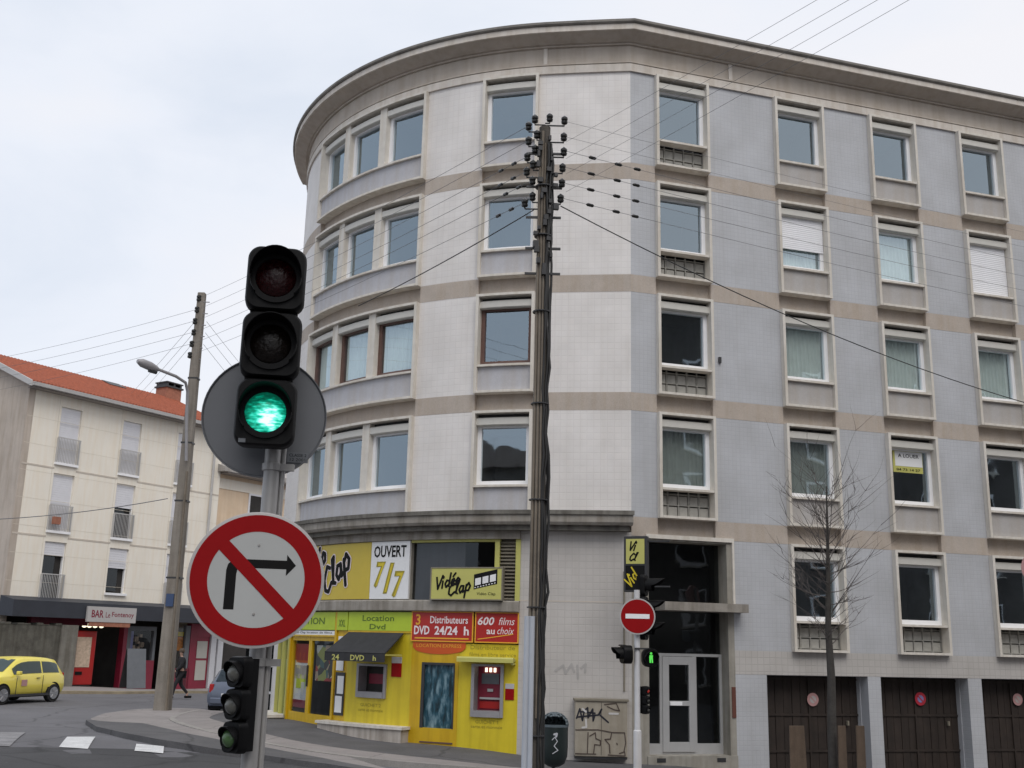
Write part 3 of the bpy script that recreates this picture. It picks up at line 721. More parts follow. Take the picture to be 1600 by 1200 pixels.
# upper window
ba(MB(RA).sheet(P_S(-2.10), P_S(-1.852), -.10, .93, 2.27), 'shop_window', 'glass_dark')
ba(MB(RA).box(P_S(-2.098), P_S(-1.952), -.2, -.17, .93, 2.26), 'window_blind', 'lilac_blind')
f = MB(RA); f.box(P_S(-2.10), P_S(-1.852), -.1, .02, 2.215, 2.27); f.box(P_S(-1.865), P_S(-1.853), -.1, .03, .93, 2.215); f.box(P_S(-1.812), P_S(-1.80), -.1, .03, .93, 2.27)
ba(f, 'window_frame', 'yellow_pale')
lv = MB(RA); n = 17
for k in range(n): z = .95+k*(1.30/n); lv.profile([(-.09, z), (-.02, z+.01), (-.02, z+.022), (-.09, z+.062)], P_S(-1.853), P_S(-1.812))
lv.box(P_S(-1.853), P_S(-1.812), -.16, -.12, .93, 2.26); ba(lv, 'louvre', 'cabinet_edge')
# boards that fill behind signs (upper zone)
ba(MB(RA).box(P_S(-2.74), P_S(-2.10), -.2, 0, .93, 2.27), 'sign_backing', 'canopy_beam')
# lower zone: yellow wall, with openings for the two dispensers and the poster door
ZS = -2.28
def yw(p0, p1, z0, z1, m='yellow', o1=.0): return ba(MB(RA).box(p0, p1, -.12, o1, z0, z1), 'shop_wall', m)
d1 = [A_(560, 1040), A_(603, 1092)]; dA0, dA1 = d1[0][0], d1[1][0]; dAz1, dAz0 = -.50, -1.24
d2 = [A_(660, 1035), A_(708, 1140)]; pA0, pA1 = d2[0][0], d2[1][0]; pz1, pz0 = -.42, -1.80
d3 = [A_(738, 1038), A_(786, 1122)]; eA0, eA1 = d3[0][0], d3[1][0]; ez1, ez0 = -.42, -1.52
L0 = P_S(-2.30); L1 = P_S(-2.085); L2 = A_(716, 1060)[0]; L3 = P_S(-1.80)
yw(L0, dA0, ZS, .2); yw(dA1, L1, ZS, .2); yw(dA0, dA1, dAz1, .2); yw(dA0, dA1, ZS, dAz0)
yw(L1, pA0, ZS, .0, 'yellow_deep', .012); yw(pA1, L2, ZS, .0, 'yellow_deep', .012); yw(pA0, pA1, pz1, .0, 'yellow_deep', .012); yw(pA0, pA1, ZS, pz0, 'yellow_deep', .012)
yw(L2, eA0, ZS, .0); yw(eA1, L3, ZS, .0); yw(eA0, eA1, ez1, .0); yw(eA0, eA1, ZS, ez0)
ba(MB(RA).box(L0, L1, -.12, .03, .2, .24), 'trim', 'yellow_deep')
# poster door
ba(MB(RA).box(pA0, pA1, -.1, -.06, pz0, pz1), 'door_poster', 'poster_water')
ba(MB(RA).sheet(pA0, pA1, -.02, pz0, pz1), 'door_glass', 'shop_glass')
f = MB(RA); f.box(pA0, pA0+.07, -.02, .02, pz0, pz1); f.box(pA1-.03, pA1, -.02, .02, pz0, pz1); f.box(pA0+.07, pA1-.03, -.02, .02, pz1-.05, pz1); ba(f, 'door_frame', 'dark_metal')
ba(MB(RA).box(pA0+.02, pA1-.0, .012, .03, ZS+.17, ZS+.2), 'door_seam', 'wood_brown')
# plinths
ba(MB(RA).box(P_S(-2.365), P_S(-2.085), -.1, .30, ZS-.3, -1.86), 'plinth', 'plinth')
ba(MB(RA).box(P_S(-2.37), P_S(-2.08), -.1, .34, -1.86, -1.80), 'plinth_cap', 'concrete_trim')
ba(MB(RA).box(P_S(-2.82), P_S(-2.625), -.1, .40, ZS-.3, -1.90), 'plinth', 'plinth')
ba(MB(RA).box(P_S(-2.83), P_S(-2.62), -.1, .45, -1.90, -1.83), 'plinth_cap', 'concrete_trim')
# entrance double door of the shop
dp0, dp1 = P_S(-2.605), P_S(-2.355)
dm = (dp0+dp1)/2
door = MB(RA); q = .075
for a, b in ((dp0, dm), (dm, dp1)):
    door.box(a+.005, a+q, -.1, -.02, -1.98, .08); door.box(b-q, b-.005, -.1, -.02, -1.98, .08); door.box(a+q, b-q, -.1, -.02, -1.98, -1.72); door.box(a+q, b-q, -.1, -.02, -.02, .08)
door_o = ba(door, 'shop_door', 'yellow_deep')
gl = MB(RA); gl.sheet(dp0+q, dm-q, -.06, -1.72, -.02); gl.sheet(dm+q, dp1-q, -.06, -1.72, -.02); g_ = gl.build('pane', 'shop_glass', door_o)
ps = MB(RA); ps.box(dp0+q, dm-q-.06, -.12, -.11, -1.62, -.1); g_ = ps.build('poster', 'white_sign', door_o)
for (u0, u1, v0, v1, m_) in ((.0, 1, .74, 1, 'machine_red'), (.1, .9, .70, .86, 'orange_sign'), (.05, .95, .45, .66, 'plinth'), (.2, .8, .30, .52, 'green_yellow'), (.0, 1, .0, .12, 'maroon'), (.55, .95, .14, .4, 'rail_glass')):
    x0_, x1_ = dp0+q, dm-q-.06; MB(RA).box(x0_+(x1_-x0_)*u0, x0_+(x1_-x0_)*u1, -.108-.002*v0, -.100+.004*v1, -1.62+1.52*v0, -1.62+1.52*v1).build('poster_picture', m_, door_o)
ps = MB(RA); ps.box(dm+q+.1, dp1-q, -.12, -.11, -.95, -.12); g_ = ps.build('poster', 'poster_mix', door_o)
hn = MB(RA); hn.box(dm-.03, dm-.01, -.02, .03, -1.1, -.6); hn.build('handle', 'dark_metal', door_o)
f = MB(RA); f.box(dp0-.06, dp0, -.12, .03, -1.98, .66); f.box(dp1, dp1+.07, -.12, .03, -1.98, .66); f.box(dp0, dp1, -.12, .03, .08, .12); ba(f, 'door_surround', 'yellow_deep')
ba(MB(RA).box(dp0-.1, dp1+.08, -.12, .10, ZS-.3, -1.98), 'door_step', 'plinth')
tx = MB(RA); tx.box(dp0+.02, dp1-.02, .0, .02, .12, .22); ba(tx, 'sign_strip', 'white_sign')
# display left of the door
dl0 = P_S(-2.735)
ba(MB(RA).sheet(dl0, dp0-.08, -.04, -1.83, .1), 'display_window', 'shop_glass')
ba(MB(RA).box(dl0+.02, dl0+.42, -.2, -.17, -1.7, 0), 'window_poster', 'poster_mix')
ba(MB(RA).box(dl0+.5, dp0-.14, -.2, -.17, -1.7, .05), 'window_poster', 'curtain')
f = MB(RA)
for a in (dl0-.05, dl0+.45, dp0-.14): f.box(a, a+.06, -.08, .04, -1.83, .2)
f.box(dl0-.05, dp0-.06, -.08, .045, .10, .22); ba(f, 'window_frame', 'yellow_pale')
# strip of notices right of the door
s0_, s1_ = dp1+.07, L0
ba(MB(RA).box(s0_, s1_, -.12, -.01, -1.80, .66), 'shop_wall', 'yellow_deep')
nb = MB(RA); nb.box(s0_+.04, s1_-.05, 0, .012, -1.68, -.72); ba(nb, 'notice_board', 'dark_metal')
nb = MB(RA); nb.box(s0_+.08, s1_-.10, .016, .022, -1.62, -1.25); nb.box(s0_+.13, s1_-.07, .016, .022, -1.2, -.8); nb.box(s0_+.05, s1_-.12, .0, .02, -.68, -.2); nb.box(s0_+.08, s1_-.2, .0, .02, .0, .10); ba(nb, 'notice', 'white_sign')

# ---- signs, awning and dispensers: things of their own, in the arc frame
def arcthing(name, label, cat, a, z, group=None):
    ph = PREF+a/RA; l, r = arcframe(ph); return thing(name, label, cat, (l.x, l.y, z), r, group), a, z
class LB(MB):     # MB whose coordinates are given in the arc frame but stored relative to the thing
    def __init__(s, a, z): super().__init__(RA); s.a = a; s.z = z
    def mp(s, a, o, z): return MB.mp(s, a-s.a, o, z-s.z)
def asign(name, label, cat, a0, a1, z0, z1, m, o0=.0, o1=.05, group=None, rim=None):
    t, a, z = arcthing(name, label, cat, (a0+a1)/2, z0, group)
    LB(a, z).box(a0, a1, o0, o1, z0, z1).build('board', m, t)
    if rim:
        f = LB(a, z); q = .025; f.box(a0-q, a0, o0, o1+.01, z0-q, z1+q); f.box(a1, a1+q, o0, o1+.01, z0-q, z1+q); f.box(a0, a1, o0, o1+.01, z1, z1+q); f.box(a0, a1, o0, o1+.01, z0-q, z0); f.build('rim', rim, t)
    return t, a, z
def word(t, a, z, m, items, name='lettering'):
    mb = LB(a, z)
    for it in items: put_text(mb, it[0], *it[1:6], **(it[6] if len(it) > 6 else {}))
    return mb.build(name, m, t)
# big yellow script sign
a0, a1 = P_S(-2.62), P_S(-2.228)
t, a, z = asign('shop_sign', 'wide deep yellow shop sign with black brush script, half behind the round road sign', 'shop sign', a0, a1, .95, 2.26, 'yellow_sign')
for (o_, w_, m_) in ((.056, .15, 'letter_white'), (.066, .095, 'ink')):
    mb = LB(a, z); put_script(mb, 'Vidéo', a0+1.08, 1.30, o_, .42, .62, w_); put_script(mb, 'Clap', a0+1.95, 1.08, o_, .52, .58, w_)
    mb.build('lettering' if m_ == 'ink' else 'lettering_outline', m_, t)
# OUVERT 7/7
b0, b1 = a1+.012, P_S(-2.102)
t, a, z = asign('opening_sign', 'white panel reading OUVERT with a large yellow 7/7', 'sign', b0, b1, .95, 2.26, 'white_sign', rim=None)
w_ = b1-b0; c = (b0+b1)/2
word(t, a, z, 'ink', [('OUVERT', c, 2.03, .056, w_*.84, .27, dict(bold=.02))])
word(t, a, z, 'ink_ochre', [('7', c-w_*.24, 1.50, .056, w_*.30, .60, dict(shear=.25, bold=.03)), ('/', c, 1.42, .056, w_*.27, .70, dict(bold=.03)), ('7', c+w_*.25, 1.28, .056, w_*.30, .60, dict(shear=.25, bold=.03))], 'number_outline')  # dark outline printed behind the yellow numerals
word(t, a, z, 'yellow', [('7', c-w_*.22, 1.50, .062, w_*.22, .54, dict(shear=.25)), ('/', c+.015, 1.42, .062, w_*.2, .64, {}), ('7', c+w_*.27, 1.27, .062, w_*.22, .54, dict(shear=.25))], 'numerals')
# small film sign
(x0, z1_), (x1, z0_) = A_(675, 888, .2), A_(783, 935, .2)
t, a, z = asign('shop_sign', 'small pale yellow box sign with black script and film strip on the ledge', 'shop sign', x0, x1, .95, z1_, 'yellow_pale', .03, .2, rim='cabinet_edge')
mb = LB(a, z); put_script(mb, 'Vidéo', x0+.12, 1.15, .203, .24, .22, .042); put_script(mb, 'Clap', x0+.42, 1.02, .203, .24, .22, .042); mb.build('lettering', 'ink', t)
hh = z1_-.95; fx = x0+(x1-x0)*.62
mb = LB(a, z); mb.poly([(fx, 1.16), (fx+.52, 1.28), (fx+.52, 1.28+.32), (fx, 1.16+.32)], .2, .206); mb.build('film_strip', 'ink', t)
mb = LB(a, z)
for k in range(3): q = fx+.03+k*.165; mb.poly([(q, 1.24+k*.038), (q+.13, 1.27+k*.038), (q+.13, 1.42+k*.038), (q, 1.39+k*.038)], .206, .21)
for k in range(8): q = fx+.02+k*.062; mb.poly([(q, 1.185+k*.0145), (q+.03, 1.19+k*.0145), (q+.03, 1.21+k*.0145), (q, 1.205+k*.0145)], .206, .21)
mb.build('film_frames', 'white_sign', t)
word(t, a, z, 'ink', [('Vidéo Clap', fx+.28, 1.06, .206, .42, .08, {})])
# green-yellow fascia signs
g = 'green-yellow lettered panels under the concrete ledge'
for nm, (q0, q1), txt in (('narrow', (dp0, dp1), [('ACTION', .45, .62, .16)]), ('square', (dp1+.07, L0-.03), [('XXL', .40, .6, .16)]), ('wide', (L0, L1-.03), [('Location', .52, .5, .13), ('Dvd', .33, .25, .12)])):
    lab = {'narrow': 'lime panel with dark letters right above the yellow shop doors', 'square': 'small lime panel between the door panel and the awning panel', 'wide': 'wide lime panel reading Location Dvd above the black awning'}[nm]
    t, a, z = asign('fascia_panel', lab, 'sign', q0, q1, .24, .66, 'green_yellow', .0, .035, group=g)
    word(t, a, z, 'ink_green', [(tx_, (q0+q1)/2, zz, .04, (q1-q0)*ww, hh_, dict(bold=.01)) for tx_, zz, ww, hh_ in txt])
# red panels
q0, q1 = L1, P_S(-1.918)
t, a, z = asign('fascia_panel', 'wide red panel advertising 3 Distributeurs DVD 24/24 h', 'sign', q0, q1, .05, .66, 'red_sign', .0, .035, rim='letter_orange')
W_ = q1-q0
word(t, a, z, 'letter_orange', [('3', q0+.15, .50, .04, .12, .24, dict(bold=.02)), ('_____________', q0+W_/2, .10, .04, W_*.9, .03)], 'numeral')
word(t, a, z, 'letter_white', [('Distributeurs', q0+W_*.62, .50, .04, W_*.62, .16, dict(bold=.015)), ('DVD', q0+W_*.17, .27, .04, W_*.27, .19, dict(bold=.03)), ('24/24', q0+W_*.58, .27, .04, W_*.38, .19, dict(bold=.03)), ('h', q0+W_*.91, .27, .04, W_*.08, .19, dict(bold=.03))])
q0, q1 = P_S(-1.908), P_S(-1.803)
t, a, z = asign('fascia_panel', 'red panel reading 600 films au choix beside the utility pole', 'sign', q0, q1, .05, .66, 'red_sign', .0, .035, rim='letter_orange')
W_ = q1-q0
word(t, a, z, 'letter_white', [('600', q0+W_*.24, .49, .04, W_*.4, .18, dict(shear=.2, bold=.02)), ('films', q0+W_*.74, .49, .04, W_*.38, .16, dict(shear=.3)), ('au', q0+W_*.36, .26, .04, W_*.2, .10, dict(bold=.02)), ('choix', q0+W_*.72, .29, .04, W_*.4, .15, dict(shear=.3))])
mb = LB(a, z); mb.stroke([(q0+.05, .10), (q0+.4, .15), (q1-.1, .22)], .02, .037); mb.build('swoosh', 'letter_orange', t)
# orange half-oval
x0, _ = A_(646, 1010); x1, _ = A_(728, 1010); cx_ = (x0+x1)/2
t, a, z = arcthing('shop_sign', 'orange-red half oval sticker below the red distributeurs panel', 'sign', cx_, -.22)
mb = LB(a, z); n = 18
for k in range(n):
    u0, u1 = -1+2*k/n, -1+2*(k+1)/n; hw = (x1-x0)/2
    mb.poly([(cx_+u0*hw, .02), (cx_+u1*hw, .02), (cx_+u1*hw, -.10-.14*math.sqrt(max(0, 1-u1*u1))), (cx_+u0*hw, -.10-.14*math.sqrt(max(0, 1-u0*u0)))], .013, .022)
mb.build('board', 'orange_sign', t); word(t, a, z, 'letter_orange', [('LOCATION EXPRESS', cx_, -.06, .025, (x1-x0)*.85, .075)])
# painted words on the yellow wall
mb = MB(RA); c = (A_(738, 1010)[0]+A_(802, 1010)[0])/2
put_text(mb, 'Distributeur de', c, -.07, .004, 1.0, .09); put_text(mb, 'films en libre service', c, -.22, .004, 1.05, .08); ba(mb, 'painted_lettering', 'ink_ochre'); mb = MB(RA)
c = (dA0+dA1)/2; put_text(mb, 'GUICHET 2', c, -1.40, .004, .62, .07); put_text(mb, 'carte et monnaie', c, -1.51, .004, .75, .06); ba(mb, 'painted_lettering', 'ink_ochre'); mb = MB(RA)
c = (eA0+eA1)/2; put_text(mb, 'GUICHET 1', c, -1.62, .004, .5, .07); put_text(mb, 'carte et monnaie', c, -1.72, .004, .7, .06); ba(mb, 'painted_lettering', 'ink_ochre')
mb = MB(RA)
put_text(mb, 'Vidéo Clap location de films', (dp0+dp1)/2, .17, .024, (dp1-dp0)*.9, .06); ba(mb, 'strip_lettering', 'ink')
# dispensers
def dispenser(label, a0, a1, z0, z1, lit):
    t, a, z = arcthing('film_dispenser', label, 'vending machine', (a0+a1)/2, z0)
    f = LB(a, z); q = .07; f.box(a0, a0+q, -.25, .05, z0, z1); f.box(a1-q, a1, -.25, .05, z0, z1); f.box(a0+q, a1-q, -.25, .05, z1-q*.7, z1); f.box(a0+q, a1-q, -.25, .07, z0, z0+.13); f.build('frame', 'lamp_grey', t)
    LB(a, z).box(a0+q, a1-q, -.3, -.22, z0+.13, z1-q*.7).build('screen_panel', 'maroon' if lit else 'shop_dark', t)
    if lit:
        b = LB(a, z); b.box(a0+q+.06, a1-q-.04, -.22, -.19, z0+.17, z0+.32); b.build('tray', 'machine_red', t)
        b = LB(a, z); b.box(a0+.16, a1-.16, -.22, -.2, z1-.42, z1-.2); b.build('screen', 'slate_board', t)
        b = LB(a, z); b.box(a0+.14, a1-.12, -.2, -.15, z0+.36, z0+.40); b.box((a0+a1)/2-.06, (a0+a1)/2+.07, -.21, -.19, z0+.52, z0+.58); b.build('card_slot', 'alu', t)
        b = LB(a, z)
        for k in range(3): b.box(a0+.24+k*.1, a0+.29+k*.1, -.21, -.18, z1-.17, z1-.08)
        b.build('lamps', 'bulb', t)
    else:
        b = LB(a, z); b.box(a0+.16, a1-.16, -.22, -.21, z0+.3, z0+.52); b.build('tray', 'maroon', t)
dispenser('dark film dispenser set in the yellow wall under the black awning', dA0, dA1, dAz0, dAz1, False)
dispenser('grey framed film dispenser with red front beside the utility pole', eA0, eA1, ez0, ez1, True)
# awnings
w0, _ = A_(548, 990, 0); w1, _ = A_(632, 990, 0)
t, a, z = arcthing('awning', 'black cloth awning with pale letters on its valance over the dispenser', 'awning', (w0+w1)/2, -.40)
LB(a, z).profile([(.04, .20), (.04, .17), (.70, -.27), (.72, -.25)], w0-.03, w1).build('cloth', 'black_cloth', t)
LB(a, z).box(w0-.03, w1, .70, .715, -.44, -.262).build('valance', 'black_cloth', t)
word(t, a, z, 'yellow_pale', [('24', w0+.32, -.36, .722, .22, .12, dict(bold=.02)), ('DVD', (w0+w1)/2+.12, -.36, .722, .38, .12, dict(bold=.02)), ('h', w1-.25, -.36, .722, .08, .11, dict(bold=.02))])
f = LB(a, z)
for x in (w0, w1-.03): f.poly([(x, -.3), (x+.02, -.3), (x+.02, -.27), (x, -.27)], .05, .70)
f.build('arm', 'yellow_pale', t)
w0, _ = A_(716, 1030, .2); w1, _ = A_(803, 1035, .2)
t, a, z = arcthing('awning', 'thin pale yellow canopy board over the grey framed dispenser', 'awning', (w0+w1)/2, -.36)
LB(a, z).profile([(.012, -.30), (.012, -.34), (.30, -.38), (.30, -.30), (.28, -.27)], w0, w1).build('hood', 'yellow_pale', t)
LB(a, z).box(w1-.05, w1, .012, .25, -.42, -.385).build('bracket', 'yellow_pale', t)
# red and white notices
for (x0p, x1p, y0p, y1p), lab in (((613, 627, 1026, 1058), 'small red and grey notice on the yellow wall beside the black awning'), ((790, 803, 1068, 1094), 'small red and lilac notice beside the grey framed dispenser')):
    (u0, v1), (u1, v0) = A_(x0p, y0p), A_(x1p, y1p)
    t, a, z = asign('notice', lab, 'notice', u0, u1, v0, v0+(v1-v0)*.68, 'sign_red', .0, .015)
    LB(a, z).box(u0, u1, 0, .0155, v0+(v1-v0)*.68+.001, v1).build('heading', 'panel_pale', t)

# ---- hanging sign on the corner, at right angles to the wall
hp = at(994, 838, 22.55); hb = at(992, 925, 22.55)
t = thing('hanging_sign', 'narrow dark framed box sign with yellow panels, sticking out from the building corner', 'shop sign', (hp.x, hp.y, hb.z))
t.rotation_euler = (0, 0, TH+math.radians(-38))
H_ = hp.z-hb.z; W_ = .50
MB().box(-W_/2, W_/2, -.09, .06, 0, H_).build('case', 'dark_metal', t, bevel=.01)
MB().box(-W_/2+.05, W_/2-.06, .062, .067, H_*.50, H_-.06).build('panel', 'yellow_pale', t)
MB().box(-W_/2+.04, W_/2-.06, .062, .067, .04, H_*.47).build('panel', 'ink', t)
mb = MB(); put_script(mb, 'Vi', -.14, H_*.74, .068, .17, 0, .03); put_script(mb, 'Cl', -.13, H_*.56, .068, .14, 0, .03); mb.build('lettering', 'ink', t)
mb = MB(); put_script(mb, 'Vid', -.10, .08, .068, .20, .95, .03); mb.build('lettering', 'yellow', t)
mb = MB(); mb.box(W_/2, W_/2+.45, -.03, 0, H_-.12, H_-.09); mb.box(W_/2, W_/2+.45, -.03, 0, .1, .13); mb.build('bracket', 'dark_metal', t)

# ---- building entrance (flat wall s .35 - 2.45)
mb = MB(); mb.box(.35, 2.45, -1.2, -1.15, ZLOW, 2.38)
bf(mb, 'entrance_interior', 'room')
mb = MB(); mb.box(.35, .40, -.6, .0, -2.25, 2.38); mb.box(2.30, 2.45, -.6, .0, -2.25, 2.38); mb.box(.40, 2.30, -.6, .0, 2.30, 2.38); mb.box(.35, 2.45, -.9, .04, ZLOW, -2.2); bf(mb, 'entrance_surround', 'entrance_stone')
mb = MB(); mb.box(.33, 2.47, .0, .05, 2.34, 2.43); mb.box(2.42, 2.47, .0, .05, .99, 2.34); bf(mb, 'entrance_trim', 'concrete_trim')
bf(MB().box(.62, 2.62, -.55, .36, .80, .98), 'entrance_slab', 'canopy_beam')
bf(MB().sheet(.40, 2.30, -.40, -.12, 2.30), 'transom_glass', 'glass_dark')
mb = MB()
mb.box(.40, 2.30, -.42, -.34, -.16, -.10); mb.box(.40, 2.30, -.42, -.34, -2.2, -1.98)
for s_ in (.40, .80, 1.62, 2.24): mb.box(s_, s_+.06, -.42, -.34, -1.98, -.16)
fr = bf(mb, 'entrance_frame', 'alu')
mb = MB(); d0_, d1_ = .86, 1.62; q = .15
mb.box(d0_, d0_+q, -.40, -.31, -2.15, -.17); mb.box(d1_-q*.9, d1_, -.40, -.31, -2.15, -.17); mb.box(d0_+q, d1_-q*.9, -.40, -.31, -2.15, -1.95); mb.box(d0_+q, d1_-q*.9, -.40, -.31, -.34, -.17); mb.box(d0_+q, d1_-q*.9, -.40, -.30, -1.20, -1.10)
dd = bf(mb, 'entrance_door', 'alu', bevel=.004)
MB().box(d0_+q+.01, d0_+.44, -.30, -.27, -1.19, -1.115).build('handle', 'pvc_white', dd)
MB().sheet(d0_+q, d1_-q*.9, -.36, -1.95, -.34).build('pane', 'glass_dark', dd)
bf(MB().sheet(.46, .80, -.38, -1.98, -.16), 'side_pane', 'glass_dark'); bf(MB().sheet(1.68, 2.24, -.38, -1.98, -.16), 'side_pane', 'glass_dark')
bf(MB().box(2.35, 2.44, .0, .02, -1.42, -.78), 'door_plaque', 'plaque')
for gx in (.55, 1.95): bf(MB().box(gx, gx+.2, .04, .05, -2.32, -2.24), 'grating', 'dark_metal')
# garages
for i, (g0, g1) in enumerate(gar):
    mb = MB(); n = 12; st = (g1-g0)/n
    for k in range(n): mb.box(g0+k*st+.006, g0+(k+1)*st-.006, -.50, -.42-.006*(k % 2), ZLOW, -.51)
    mb.box(g0, g1, -.56, -.50, ZLOW, -.51)
    gd = bf(mb, 'garage_door', 'garage_wood')
    mb = MB()
    for k in range(3): mb.box(g0+.02, g1-.02, -.42, -.40, -.62-.78*k, -.57-.78*k)
    mb.box((g0+g1)/2-.02, (g0+g1)/2+.02, -.42, -.395, ZLOW, -.52); mb.build('batten', 'garage_wood', gd)
    MB().box(g1-.35, g1-.31, -.40, -.34, -1.6, -1.5).build('handle', 'cabinet_edge', gd)
    mb = MB(); mb.box(g0, g0+.02, -.5, -.3, ZLOW, -.51); mb.box(g1-.02, g1, -.5, -.3, ZLOW, -.51); mb.box(g0+.02, g1-.02, -.5, -.3, -.53, -.51); bf(mb, 'garage_reveal', 'tile_blue')
for (px, py, r_, m1, m2, lab) in ((1270, 1093, .145, 'sticker_pink', 'sign_rim', 'faded pink round no parking disc on the leftmost garage door'), (1438, 1092, .15, 'sticker_red', 'sticker_blue', 'bright red round no parking disc with blue middle on the middle garage door'), (1590, 1093, .14, 'sticker_pink', 'panel_beige', 'faded round disc on the garage door cut by the right edge')):
    s_, z_ = flat_at(px, py, -.38); p = flatp(s_, -.385)
    t = thing('garage_disc', lab, 'sign', (p[0], p[1], z_), TH, group='round discs on the garage doors')
    ring = [(r_*math.cos(k*PI/16), r_*math.sin(k*PI/16)) for k in range(32)]
    MB().poly(ring, 0, .012).build('plate', m1, t)
    MB().poly([(x*.55, y*.55) for x, y in ring], .012, .016).build('disc', m2, t)
    mb = MB(); mb.stroke([(-r_*.5, r_*.5), (r_*.5, -r_*.5)], .03, .0165); mb.build('slash', m1, t)
# graffiti tag on the pier
mb = MB(RA)
for pl_ in ([(868, 1048), (880, 1040), (884, 1052), (893, 1038), (897, 1050)], [(902, 1040), (903, 1060)], [(908, 1044), (915, 1038), (914, 1050)]):
    mb.stroke([A_(*p) for p in pl_], .05, .003, .003)
ba(mb, 'faint_graffiti', 'graffiti_faint')
# cable down the pier edge
mb = MB(RA); a, _ = A_(975, 1000); mb.box(a-.015, a+.015, 0, .03, -.9, 1.6); ba(mb, 'cable', 'cabinet_edge')
# street-side glazed annexe further down the side street
an = MB(); p = at(402, 1107, 34); q = at(432, 1107, 36.5)
for (o1, nm, m) in ((0, 'annexe_wall', 'panel_pale'),):
    an = MB(); ax = Vector((p.x, p.y)); 
mb = MB(); mb.xbox((-6.3-RL.x+0, 36.3-RL.y, -.9-RL.z), 2.9, 6, 3.4); mb.build('annexe', 'grey_wall', root)
mb = MB()
for k in range(3):
    for j in range(3): mb.xbox((-7.50+k*.62-RL.x, 33.27-RL.y, -1.95+j*.78-RL.z), .5, .05, .68)
mb.build('annexe_glazing', 'glass_dark', root)
mb = MB(); mb.xbox((-6.9-RL.x, 33.26-RL.y, -1.55-RL.z), 1.9, .03, .06); mb.xbox((-6.9-RL.x, 33.26-RL.y, -.78-RL.z), 1.9, .03, .06); mb.build('annexe_frame', 'pvc_white', root)

# ------------------------------------------------------------------ cream building across the street
q = 1.005; FD = Vector((math.cos(q), math.sin(q))); FN = Vector((FD.y, -FD.x)); FP = Vector((-11, 56.613))
def far_at(x, y, off=0):
    v = ray(x, y); t_ = ((FP+FN*off).dot(FN))/(v.xy.dot(FN)); p_ = v*t_; return (p_.xy-FP).dot(FD), p_.z
UC = -16.15; UE = -5.6                                   # corner and right end
cr = FP+FD*UC; cz = gz(cr.x, cr.y)
cb = thing('cream_building', 'cream rendered building with red tiled roof and dark shop fascia', 'house', (cr.x, cr.y, cz))
CL = Vector(cb.location)
FF = Vector((FP.x, FP.y, 0))-CL
def bc(mb, name, m, parent=cb, **k): return mb.build(name, m, parent, FF if parent is cb else None, q if parent is cb else 0, **k)
ZG = 9.85; DEP = 8.0
wins = []; W1 = (-14.59, 1.0); W2 = (-11.45, 1.0); W3 = (-8.35, .95)
zt0, hw_ = 9.257, 2.35
for u, ww in (W1, W2, W3):
    for r in range(3): wins.append((u, ww, zt0-2.8*r, hw_ if not (r == 2 and u == W2[0]) else 1.9))
us = [UC, W1[0], W1[0]+W1[1], W2[0], W2[0]+W2[1], W3[0], W3[0]+W3[1], UE]
for i in range(0, 8, 2): bc(MB().box(us[i], us[i+1], -.3, 0, .66, ZG), 'wall', 'cream_wall')
for i in (1, 3, 5):
    u0, u1 = us[i], us[i+1]; zz = ZG
    for r in range(3):
        ztp = zt0-2.8*r; bc(MB().box(u0, u1, -.3, 0, ztp, zz), 'wall', 'cream_wall'); zz = ztp-(1.9 if (r == 2 and i == 3) else hw_)
    bc(MB().box(u0, u1, -.3, 0, .66, zz), 'wall', 'cream_wall')
mb = MB()
for zj in (6.62, 3.82):
    for a, b in ((UC+.03, W1[0]-.02), (W1[0]+W1[1]+.02, W2[0]-.02), (W2[0]+W2[1]+.02, W3[0]-.02), (W3[0]+W3[1]+.02, UE-.02)): bc(MB().box(a, b, -.01, .012, zj, zj+.07), 'joint', 'joint')
mb = MB()
for u in (W1[0]-.12, W2[0]-.12, W3[0]-.12): mb.box(u, u+.018, -.01, .006, 1.3, ZG-.05)
for k in range(7): mb.box(UC+.03, UE-.03, -.01, .0045, 2.0+k*1.1, 2.012+k*1.1)
bc(mb, 'panel_joint', 'joint_pale')
bc(MB().tube([(UE+.0-.55, -.08, 1.3), (UE-.55, -.08, 9.6)], .06), 'downpipe', 'gutter')
